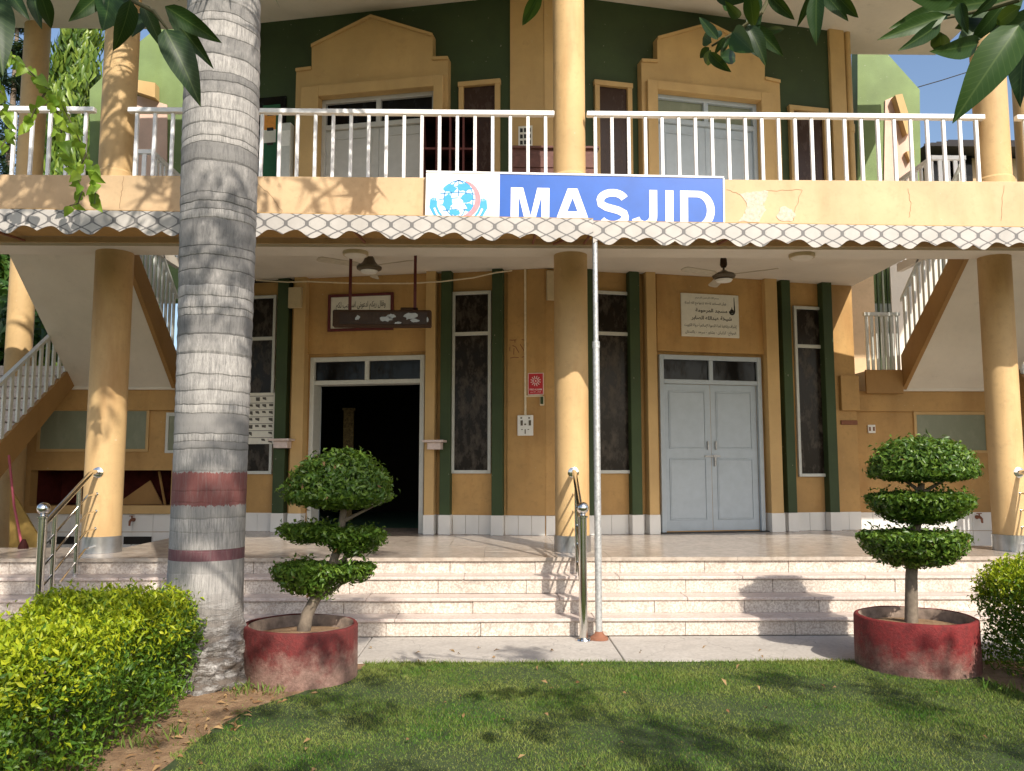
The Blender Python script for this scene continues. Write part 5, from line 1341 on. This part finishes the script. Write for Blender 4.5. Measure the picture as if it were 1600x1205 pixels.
put('trunk', np_mesh('trunk', V, Q, [M['palm']], smooth=True), None, T, PB)
# fronds of the crown, above the frame
FP, FN = [], []; m_ = MB()
for f in range(15):
    a = f * 2.399; el = R(60 - 95 * ((f * 7) % 15) / 15); d = Vector((math.cos(a), math.sin(a), 0)); p = PB + Vector((0, 0, 8.2)); pts = [p]
    for s in range(12):
        p = p + (d * math.cos(el) + Vector((0, 0, math.sin(el)))) * .24; el -= R(8); pts.append(p)
        for sg in (-1, 1):
            for q in range(5):
                side = Vector((-d.y, d.x, -.5)) * sg; c = p + side * .22 + d * (.05 * q) 
                FP.append(c); FN.append((side.x * .2, side.y * .2, 1))
    m_.tube(pts, [.03 - .002 * s for s in range(13)], 6)
m_.build('frond_stem', M['twig'], T)
leaf_cloud('crown', np.array(FP), np.array(FN), .55, .06, [M['canopy']], T, out=-.1)

# ================================================================== HEDGES
def hedge(label, x0, x1, y0, y1, h, n, seed):
    T = thing('hedge', label, 'hedge', ((x0 + x1) / 2, (y0 + y1) / 2, 0), 'golden hedges beside the lawn')
    cx, cy = (x0 + x1) / 2, (y0 + y1) / 2; A = [(x1 - x0) * (y1 - y0) * 1.6, (y1 - y0) * h, (y1 - y0) * h, (x1 - x0) * h, (x1 - x0) * h]
    f = RNG.choice(5, n, p=np.array(A) / sum(A)); u = RNG.random(n); v = RNG.random(n); dp = RNG.random(n) ** 1.7 * .16
    P = np.zeros((n, 3)); Nn = np.zeros((n, 3))
    P[:, 0] = np.select([f == 0, f == 1, f == 2, f == 3, f == 4], [x0 + u * (x1 - x0), x0 + dp, x1 - dp, x0 + u * (x1 - x0), x0 + u * (x1 - x0)])
    P[:, 1] = np.select([f == 0, f == 1, f == 2, f == 3, f == 4], [y0 + v * (y1 - y0), y0 + u * (y1 - y0), y0 + u * (y1 - y0), y0 + dp, y1 - dp])
    P[:, 2] = np.where(f == 0, h - dp, v * h)
    Nn[f == 0] = (0, 0, 1); Nn[f == 1] = (-1, 0, .25); Nn[f == 2] = (1, 0, .25); Nn[f == 3] = (0, -1, .25); Nn[f == 4] = (0, 1, .25)
    s = P.copy(); lump = .035 * (np.sin(s[:, 0] * 9 + seed) + np.sin(s[:, 1] * 7.3 + seed * 2) + np.sin(s[:, 2] * 11 + s[:, 1] * 5)) / 1.5
    P += Nn * (lump * 1.3)[:, None] + RNG.normal(size=(n, 3)) * .026 + np.array([0, 0, 1.0]) * (np.where(RNG.random(n) < .06, RNG.random(n) * .07, 0) * (f == 0))[:, None]
    # rounded shoulders
    ex = np.maximum(0, np.abs(P[:, 0] - cx) - ((x1 - x0) / 2 - .14)); P[:, 2] -= np.where(P[:, 2] > h - .2, ex * .5, 0)
    # thin out toward the foot
    keep = RNG.random(n) < np.clip(.40 + P[:, 2] / h * 1.1, 0, 1); P, Nn = P[keep], Nn[keep]
    gold = (RNG.random(len(P)) < np.clip((P[:, 2] / h - .45) * 1.8, .05, .95)).astype(int)  # golden new growth on top; falloff also puts the sides' shade into leaf colour
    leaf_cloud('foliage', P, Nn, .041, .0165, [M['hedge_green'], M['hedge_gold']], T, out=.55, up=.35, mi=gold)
    m_ = MB(); r_ = random.Random(seed)
    for i in range(int((y1 - y0) * 9)):
        x = r_.uniform(x0 + .15, x1 - .15); y = r_.uniform(y0 + .1, y1 - .1)
        for q in range(3): m_.tube([(x, y, -.02), (x + r_.uniform(-.06, .06), y + r_.uniform(-.06, .06), h * .35), (x + r_.uniform(-.2, .2), y + r_.uniform(-.2, .2), h * .85)], [.012, .008, .004], 5)
    m_.build('stem', M['bark'], T)
hedge('clipped golden green hedge along the lawn, running up to the palm trunk', -2.72, -2.03, 2.3, 5.80, .70, 78000, 1)
hedge('clipped golden green hedge standing beside the bright red planter', 3.74, 4.6, 3.9, 6.52, .76, 56000, 2)

# ================================================================== LAWN AND SOIL
# lawn outline: curved edge on the left by the hedge and the left planter
edge = [atZ(x, y, 0) for x, y in ((150, 1290), (210, 1235), (262, 1195), (330, 1140), (395, 1105), (470, 1082), (560, 1046))]
def sheet(name, pts, z, mat, label, kind='structure'):
    m_ = MB(); m_.prism([(p[0], p[1], z - .02) for p in pts], (0, 0, .02)); o = m_.build(name, mat, kind=kind); o['label'] = label; return o
sheet('flower_bed', [(-3.3, 1.5), (-1.2, 1.5), (-.2, 6.665), (-3.3, 6.665)], -.006, M['soil'], 'strip of bare brown soil between hedge and lawn')
sheet('flower_bed', [(3.45, 2.5), (5.2, 2.5), (5.2, 6.665), (3.45, 6.665)], -.005, M['soil'], 'dark soil strip under the right hedge')
def in_lawn(x, y):
    ex = np.interp(y, [e.y for e in edge], [e.x for e in edge]); wob = .05 * np.sin(y * 9) + .03 * np.sin(y * 23)
    right = 3.52 + .05 * np.sin(y * 7); 
    return (x > ex + wob) & (x < right) & (y < 6.665)
n = 330000
x = RNG.uniform(-2.2, 5.2, n); y = 6.68 - (RNG.random(n) ** 1.15) * 3.5
ok = in_lawn(x, y) | ((RNG.random(n) < .02) & (x > -1.9))
ok &= ((x - pl.x) ** 2 + (y - pl.y) ** 2 > .415 ** 2) & ((x - pr.x) ** 2 + (y - pr.y) ** 2 > .445 ** 2)
den = np.sin(x * 3.1 + np.sin(y * 2.3)) * np.sin(y * 4.7 + x) ; ok &= RNG.random(n) < np.clip(.9 + den * .35, .35, 1)
x, y = x[ok], y[ok]; n = len(x)
h = RNG.uniform(.009, .021, n) * np.clip(1 + .3 * den[ok], .6, 1.4); tall = RNG.random(n) < .004; h[tall] *= 2.0; eg = y > 6.60; h[eg] *= RNG.uniform(1.0, 2.0, eg.sum())
a = RNG.random(n) * 2 * np.pi; wd = RNG.uniform(.0020, .0040, n); ln = h * RNG.uniform(.2, 1.2, n); b_ = RNG.random(n) * 2 * np.pi
base = np.stack([x, y, np.full(n, -.006)], 1); dx = np.stack([np.cos(a) * wd, np.sin(a) * wd, np.zeros(n)], 1)
tip = base + np.stack([np.cos(b_) * ln, np.sin(b_) * ln, h], 1)
V = np.stack([base - dx, base + dx, tip], 1).reshape(-1, 3); T3 = np.arange(3 * n).reshape(-1, 3)
g = put('grass', np_mesh('grass', V, T3, [M['grass']]), None, None, (0, 0, 0)); g['kind'] = 'stuff'; g['label'] = 'mown green lawn grass in front of the path'
# turf sheet just under the blades
ed2 = [(e.x, e.y) for e in edge]
sheet('lawn', [(3.5, 1.5), (3.52, 6.665), (-.9, 6.665)] + [(e.x, e.y) for e in edge[::-1]] + [(-1.5, 1.5)], -.002, M['turf'], 'turf of the front lawn')
# weeds and dry leaves on the soil
P = np.stack([RNG.uniform(-1.95, -.9, 260), RNG.uniform(4.0, 6.3, 260), np.full(260, .006)], 1); P = P[~in_lawn(P[:, 0] - .1, P[:, 1])]
P = P[(P[:, 0] - pl.x) ** 2 + (P[:, 1] - pl.y) ** 2 > .45 ** 2]
o = leaf_cloud('leaf_litter', P, np.tile([0, 0, 1.0], (len(P), 1)), .05, .02, [M['dry']], None, out=0.0, kind='stuff'); o['label'] = 'dry leaves scattered on the bare soil by the hedge'
P = np.stack([RNG.uniform(-1.5, 3.4, 55), RNG.uniform(4.0, 7.3, 55), np.full(55, .022)], 1)
P[P[:, 1] > 6.66, 2] = .008
o = leaf_cloud('fallen_leaves', P, np.tile([0, 0, 1.0], (len(P), 1)), .05, .022, [M['dry']], None, out=0.0, kind='stuff'); o['label'] = 'a few dry leaves lying on the lawn and path'
P = []
for px, py in ((265, 1150), (215, 1165), (352, 1075), (370, 1085), (395, 1078), (430, 1082), (1545, 1075), (1575, 1082)):
    c = atZ(px, py, 0)
    for k in range(22): P.append((c.x + RNG.normal() * .05, c.y + RNG.normal() * .05, .03))
o = leaf_cloud('weeds', np.array(P), np.tile([0, 0, 1.0], (len(P), 1)), .09, .010, [M['grass']], None, out=1.2, kind='stuff'); o['label'] = 'small grassy weeds on the soil by the planters'

# ================================================================== OVERHANGING TREES
def crown_cloud(name, parent, clumps, per, Lf, Wf, mat):
    PP, NN = [], []
    for (cx, cy, cz, r) in clumps:
        d = sph(per); rad = RNG.random(per) ** .4 * r; p = d * rad[:, None] * np.array([1, 1, .6]) + np.array([cx, cy, cz]); PP.append(p); NN.append(d + np.array([0, 0, .6]))
    return leaf_cloud(name, np.concatenate(PP), np.concatenate(NN), Lf, Wf, [M[mat]], parent, out=.2, up=-.5)
def hero(parent_branch, leaves, Y):
    for (bx, by, tx, ty, dy, var) in leaves:
        dd = random.uniform(-.12, .12)
        hero_leaf(LEAVES[var], atY(bx, by, Y + dy), atY(tx, ty, Y + dy + dd), parent_branch, random.uniform(-.5, .5))
# --- right tree: trunk behind the camera on the right
T = thing('mango_tree', 'leafy branches with long dark leaves hanging in at the top right', 'tree', (4.6, -3.6, -.03))
MB().tube([(4.6, -3.6, -.03), (4.5, -3.4, 1.2), (4.3, -3.0, 2.6), (3.8, -2.6, 3.8), (3.2, -2.2, 4.6)], [.20, .16, .12, .07, .04], 14).build('trunk', M['bark'], T, smooth=True)
MB().tube([(4.3, -3.0, 2.6), (5.2, -2.6, 3.8), (5.9, -1.8, 4.7)], [.08, .05, .03], 10).build('limb', M['bark'], T, smooth=True)
CL = []
r_ = random.Random(21)
for i in range(40):
    CL.append((r_.uniform(.2, 6.6), r_.uniform(-1.9, .95), r_.uniform(4.0, 5.2), r_.uniform(.16, .34)))
crown_cloud('crown', T, CL, 26, .20, .055, 'canopy')
br = MB().tube([(3.2, -2.2, 4.6), (2.9, .6, 4.6), (2.3, 2.0, 3.9), atY(1215, -30, 3.0), atY(1190, 20, 3.0), atY(1150, 50, 3.05), atY(1112, 72, 3.1)], [.024, .014, .011, .009, .008, .006, .004], 8).build('branch', M['twig'], T, smooth=True)
hero(br, [(1122, 62, 1090, 22, .0, 2), (1118, 62, 1124, 38, .05, 0), (1112, 66, 1095, 55, .02, 3), (1108, 74, 1092, 92, .03, 3), (1110, 78, 1102, 110, .0, 0), (1108, 82, 1139, 116, -.03, 1), (1125, 90, 1166, 86, .04, 1), (1132, 58, 1116, 88, -.05, 0), (1138, 56, 1126, 86, .1, 0), (1145, 50, 1172, 80, -.08, 3), (1150, 48, 1185, 84, .05, 0), (1168, 40, 1202, 94, -.05, 1), (1175, 40, 1227, 88, .08, 0), (1172, -12, 1178, 55, -.15, 1), (1180, -12, 1176, 78, .1, 2), (1140, 18, 1128, -8, .1, 0), (1155, 28, 1136, 8, .05, 0), (1200, -8, 1243, 34, -.1, 0), (1268, -10, 1246, 45, .0, 2), (1276, -10, 1272, 66, -.1, 0), (1288, -10, 1320, 24, .05, 1), (1305, -10, 1341, 31, -.05, 1), (1195, 45, 1230, 50, .12, 0), (1118, -8, 1165, 4, .1, 1)], 3.0)
br = MB().tube([(3.2, -2.2, 4.6), (3.2, .4, 4.5), (2.6, 1.5, 3.7), atY(1640, -40, 2.3), atY(1590, 0, 2.3), atY(1540, 15, 2.35), atY(1480, 28, 2.4)], [.024, .014, .011, .010, .009, .007, .004], 8).build('branch', M['twig'], T, smooth=True)
hero(br, [(1478, 24, 1374, 60, .0, 2), (1470, 12, 1396, 42, .05, 2), (1470, 36, 1413, 78, .02, 2), (1468, 50, 1472, 88, .05, 3), (1528, 68, 1470, 84, .05, 0), (1500, 5, 1506, 48, .0, 1), (1592, 40, 1502, 168, -.45, 1), (1606, 30, 1584, 160, -.3, 0), (1565, 10, 1518, 72, .0, 1), (1600, -6, 1495, 8, .05, 1), (1545, -8, 1462, 4, .1, 0), (1570, 20, 1500, 40, .1, 3), (1620, 20, 1545, 70, .05, 1), (1580, 60, 1560, 118, .1, 1), (1595, 10, 1540, 46, -.1, 1), (1490, 0, 1428, -6, .0, 1), (1560, -10, 1520, 30, -.1, 0), (1612, 60, 1560, 84, .15, 0), (1485, 28, 1440, 12, .1, 0), (1545, 20, 1510, 62, .1, 1)], 2.35)
# --- left tree
T2 = thing('broadleaf_tree', 'leafy branch with hanging dark leaves entering at the top left', 'tree', (-4.2, -1.5, -.03))
MB().tube([(-4.2, -1.5, -.03), (-4.1, -1.3, 1.5), (-3.7, -.8, 3.2), (-3.2, 0, 4.8), (-2.4, 1.5, 6.2), (-1.8, 3.0, 7.0)], [.18, .14, .10, .06, .04, .02], 14).build('trunk', M['bark'], T2, smooth=True)
MB().tube([(-3.2, 0, 4.8), (-1.2, -.4, 6.2), (1.2, -.4, 7.0)], [.05, .03, .015], 10).build('limb', M['bark'], T2, smooth=True)
CL = []
for i in range(26): CL.append((r_.uniform(-4.6, -.7), r_.uniform(2.0, 6.0), r_.uniform(6.9, 7.9), r_.uniform(.3, .55)))
for i in range(46): CL.append((r_.uniform(-2.3, 2.2), r_.uniform(-1.9, 1.3), r_.uniform(6.5, 7.4), r_.uniform(.3, .55)))
CL += [(-.3, .7, 4.6, .45), (-.75, .95, 4.6, .4)]
crown_cloud('crown', T2, CL, 110, .19, .055, 'canopy')
br = MB().tube([(-3.2, 0, 4.8), (-2.4, 1.2, 4.0), (-1.7, 2.2, 3.4), atY(196, -40, 2.6), atY(205, 0, 2.6), atY(240, 18, 2.6), atY(262, 46, 2.62)], [.035, .024, .016, .010, .008, .006, .004], 8).build('branch', M['twig'], T2, smooth=True)
hero(br, [(204, 0, 186, 88, -.1, 1), (160, -12, 117, 28, .0, 1), (172, -12, 166, 42, .05, 3), (222, 6, 256, 76, .03, 0), (258, 10, 346, 68, .0, 0), (262, 18, 336, 107, .04, 2), (258, 46, 312, 143, -.06, 1), (-18, -10, 6, 80, -.1, 1), (14, -12, 41, 24, .0, 0), (52, -14, 58, 38, .05, 0), (62, -12, 86, 52, -.05, 1), (215, 20, 208, 52, .1, 3), (185, -12, 200, 30, .1, 1), (150, -8, 130, 10, .1, 0), (200, -10, 226, 8, .1, 0)], 2.6)
br = MB().tube([(-1.2, -.4, 6.2), (-.4, 1.2, 4.9), (-.1, 2.2, 3.8), atY(842, -30, 2.8), atY(842, -8, 2.8)], [.03, .02, .014, .008, .005], 7).build('branch', M['twig'], T2, smooth=True)
hero(br, [(844, -12, 814, 47, 0, 0), (848, -20, 868, -2, .05, 1)], 2.8)
# --- climbing vine at far left
V0 = 6.7
T3_ = thing('climbing_vine', 'sunlit vine with heart shaped lime leaves hanging before the left balcony', 'vine', (-6.0, 6.7, -.03))
MB().tube([(-6.0, 6.7, -.03), (-6.05, 6.75, 2.2), (-5.6, 6.7, 4.4), (-4.9, 6.7, 4.95), atY(-30, 60, V0)], [.06, .05, .04, .025, .014], 9).build('stem', M['bark'], T3_, smooth=True)
strands = [[(-30, 60), (40, 105), (75, 140), (98, 165), (115, 200), (135, 240), (150, 290), (148, 318)], [(40, 105), (20, 90), (4, 78), (-20, 70)], [(-20, 110), (5, 150), (12, 180), (18, 205), (2, 230)], [(75, 140), (95, 190), (98, 240), (108, 262)], [(75, 140), (60, 160), (42, 200)], [(135, 240), (120, 275), (128, 300), (122, 318), (108, 322)]]
st_ = MB()
for s in strands: st_.tube([atY(x, y, V0) for x, y in s], [max(.003, .009 - .001 * i) for i in range(len(s))], 5)
st_ = st_.build('tendril', M['twig'], T3_, smooth=True)
r_ = random.Random(5)
for s in strands:
    for (x0, y0), (x1, y1) in zip(s, s[1:]):
        k = max(2, int(math.hypot(x1 - x0, y1 - y0) / 6.5))
        for i in range(k):
            f = (i + r_.random()) / k; x = x0 + (x1 - x0) * f; y = y0 + (y1 - y0) * f; an = R(r_.uniform(25, 155)); ll = r_.uniform(12, 23); dy = r_.uniform(-.12, .12)
            hero_leaf(r_.choice(VLEAVES), atY(x, y, V0 + dy), atY(x + math.cos(an) * ll, y + math.sin(an) * ll * .9 , V0 + dy + r_.uniform(-.06, .06)), st_, r_.uniform(-.7, .7))

# ================================================================== BACKGROUND
def mast_tree(label, x, y, h, r, n):
    T = thing('mast_tree', label, 'tree', (x, y, -.03)); MB().tube([(x, y, -.03), (x, y, h * .95)], [.18, .04], 10).build('trunk', M['bark'], T, smooth=True)
    z = RNG.uniform(.06, 1, n); a = RNG.random(n) * 2 * np.pi; lay = .75 + .25 * np.sin(z * h * 3.2 + 2 * np.sin(a * 3))
    rad = r * np.sqrt(np.clip(1.05 - z, 0.0, 1)) * (.35 + .65 * RNG.random(n)) * lay
    P = np.stack([x + rad * np.cos(a), y + rad * np.sin(a), z * h], 1); Nn = np.stack([np.cos(a), np.sin(a), np.full(n, .2)], 1)
    leaf_cloud('crown', P, Nn, .38, .085, [M['drop']], T, out=-.1, up=-1.6)
mast_tree('tall mast tree with drooping bright leaves behind the left balcony', xY(118, 150, 19), 19, 12.4, 1.7, 13000)
mast_tree('tall mast tree with drooping leaves half hidden behind the left upper column', xY(200, 150, 24), 24, 11.8, 1.6, 9000)
x = xY(25, 80, 26); T = thing('needle_tree', 'dark blue green needle tree behind the left rear column', 'tree', (x, 26, -.03))
MB().tube([(x, 26, -.03), (x, 26, 17)], [.25, .04], 10).build('trunk', M['bark'], T, smooth=True)
n = 9000; z = RNG.uniform(.1, 1, n); a = np.floor(RNG.random(n) * 7) / 7 * 6.283 + np.floor(z * 16) * .7 + RNG.normal(size=n) * .12; rr = (1.05 - z) * 5.0 * RNG.random(n) ** .6
zz = np.floor(z * 16) / 16 * 17 + RNG.normal(size=n) * .12 - rr * .05
leaf_cloud('crown', np.stack([x + rr * np.cos(a), 26 + rr * np.sin(a), zz], 1), np.tile([0, 0, 1.], (n, 1)), .45, .06, [M['fir']], T, out=.2)
def bg_tree(label, x, y, h, r, n=5000):
    T = thing('garden_tree', label, 'tree', (x, y, -.03)); MB().tube([(x, y, -.03), (x, y, h * .6)], [.2, .08], 8).build('trunk', M['bark'], T, smooth=True)
    CLs = [(x + random.uniform(-r, r) * .7, y + random.uniform(-r, r) * .7, h * random.uniform(.3, .95), r * random.uniform(.35, .6)) for _ in range(14)]
    crown_cloud('crown', T, CLs, n // 14, .35, .14, 'canopy')
bg_tree('dense dark green tree beyond the left stairs', -13.5, 19, 7.5, 3.2, 9000)
bg_tree('dark green tree at the far left behind the stair landing', -11.0, 17, 5.5, 2.2, 7000)
# neighbouring house on the right
hx0, hx1 = xY(1452, 230, 24), xY(1600, 230, 24); hz = zY(1480, 222, 24)
T = thing('neighbour_house', 'neighbouring cream house with dark hipped roof beyond the right balcony', 'house', ((hx0 + hx1) / 2, 26, -.03))
MB().box(hx0 + .4, hx1 + 3, 24, 30, -.03, hz - .5).build('wall', M['fascia'], T)
rf = MB(); e = [(hx0 - .6, 23.2, hz - .45), (hx1 + 4, 23.2, hz - .45), (hx1 + 4, 31, hz - .45), (hx0 - .6, 31, hz - .45)]; tp = [(hx0 + 1.6, 25.5, hz + .65), (hx1 + 2, 25.5, hz + .65), (hx1 + 2, 28.5, hz + .65), (hx0 + 1.6, 28.5, hz + .65)]
rf.hexa(e + tp); rfo = rf.build('roof', M['slateroof'], T)
for i in range(5):
    f0 = i / 5; f1 = (i + .92) / 5; A_, B_, C_, D_ = [Vector(q) for q in (e[0], e[1], tp[1], tp[0])]
    l0, l1 = A_.lerp(D_, f0), A_.lerp(D_, f1); r0, r1 = B_.lerp(C_, f0), B_.lerp(C_, f1); up = Vector((0, -.03, .06))
    MB().hexa([l0, r0, r1, l1, l0 + up, r0 + up, r1 + up * .3, l1 + up * .3]).build('roof_course', M['slateroof'], rfo)
for px in (1476, 1500): A_ = atY(px, 262, 23.98); W = MB().box(A_.x - .35, A_.x + .35, 23.94, 23.999, A_.z - .6, A_.z + .4).build('window', M['paneblack'], T)
T = thing('power_line', 'thin dark overhead wire crossing the sky right of the green wall', 'wire', atY(1430, 137, 18))
m_ = MB(); m_.tube([atY(1425, 139, 18), atY(1470, 126, 18.5), atY(1530, 107, 19), atY(1760, 30, 20)], .012, 5); m_.build('strand', M['ink'], T)
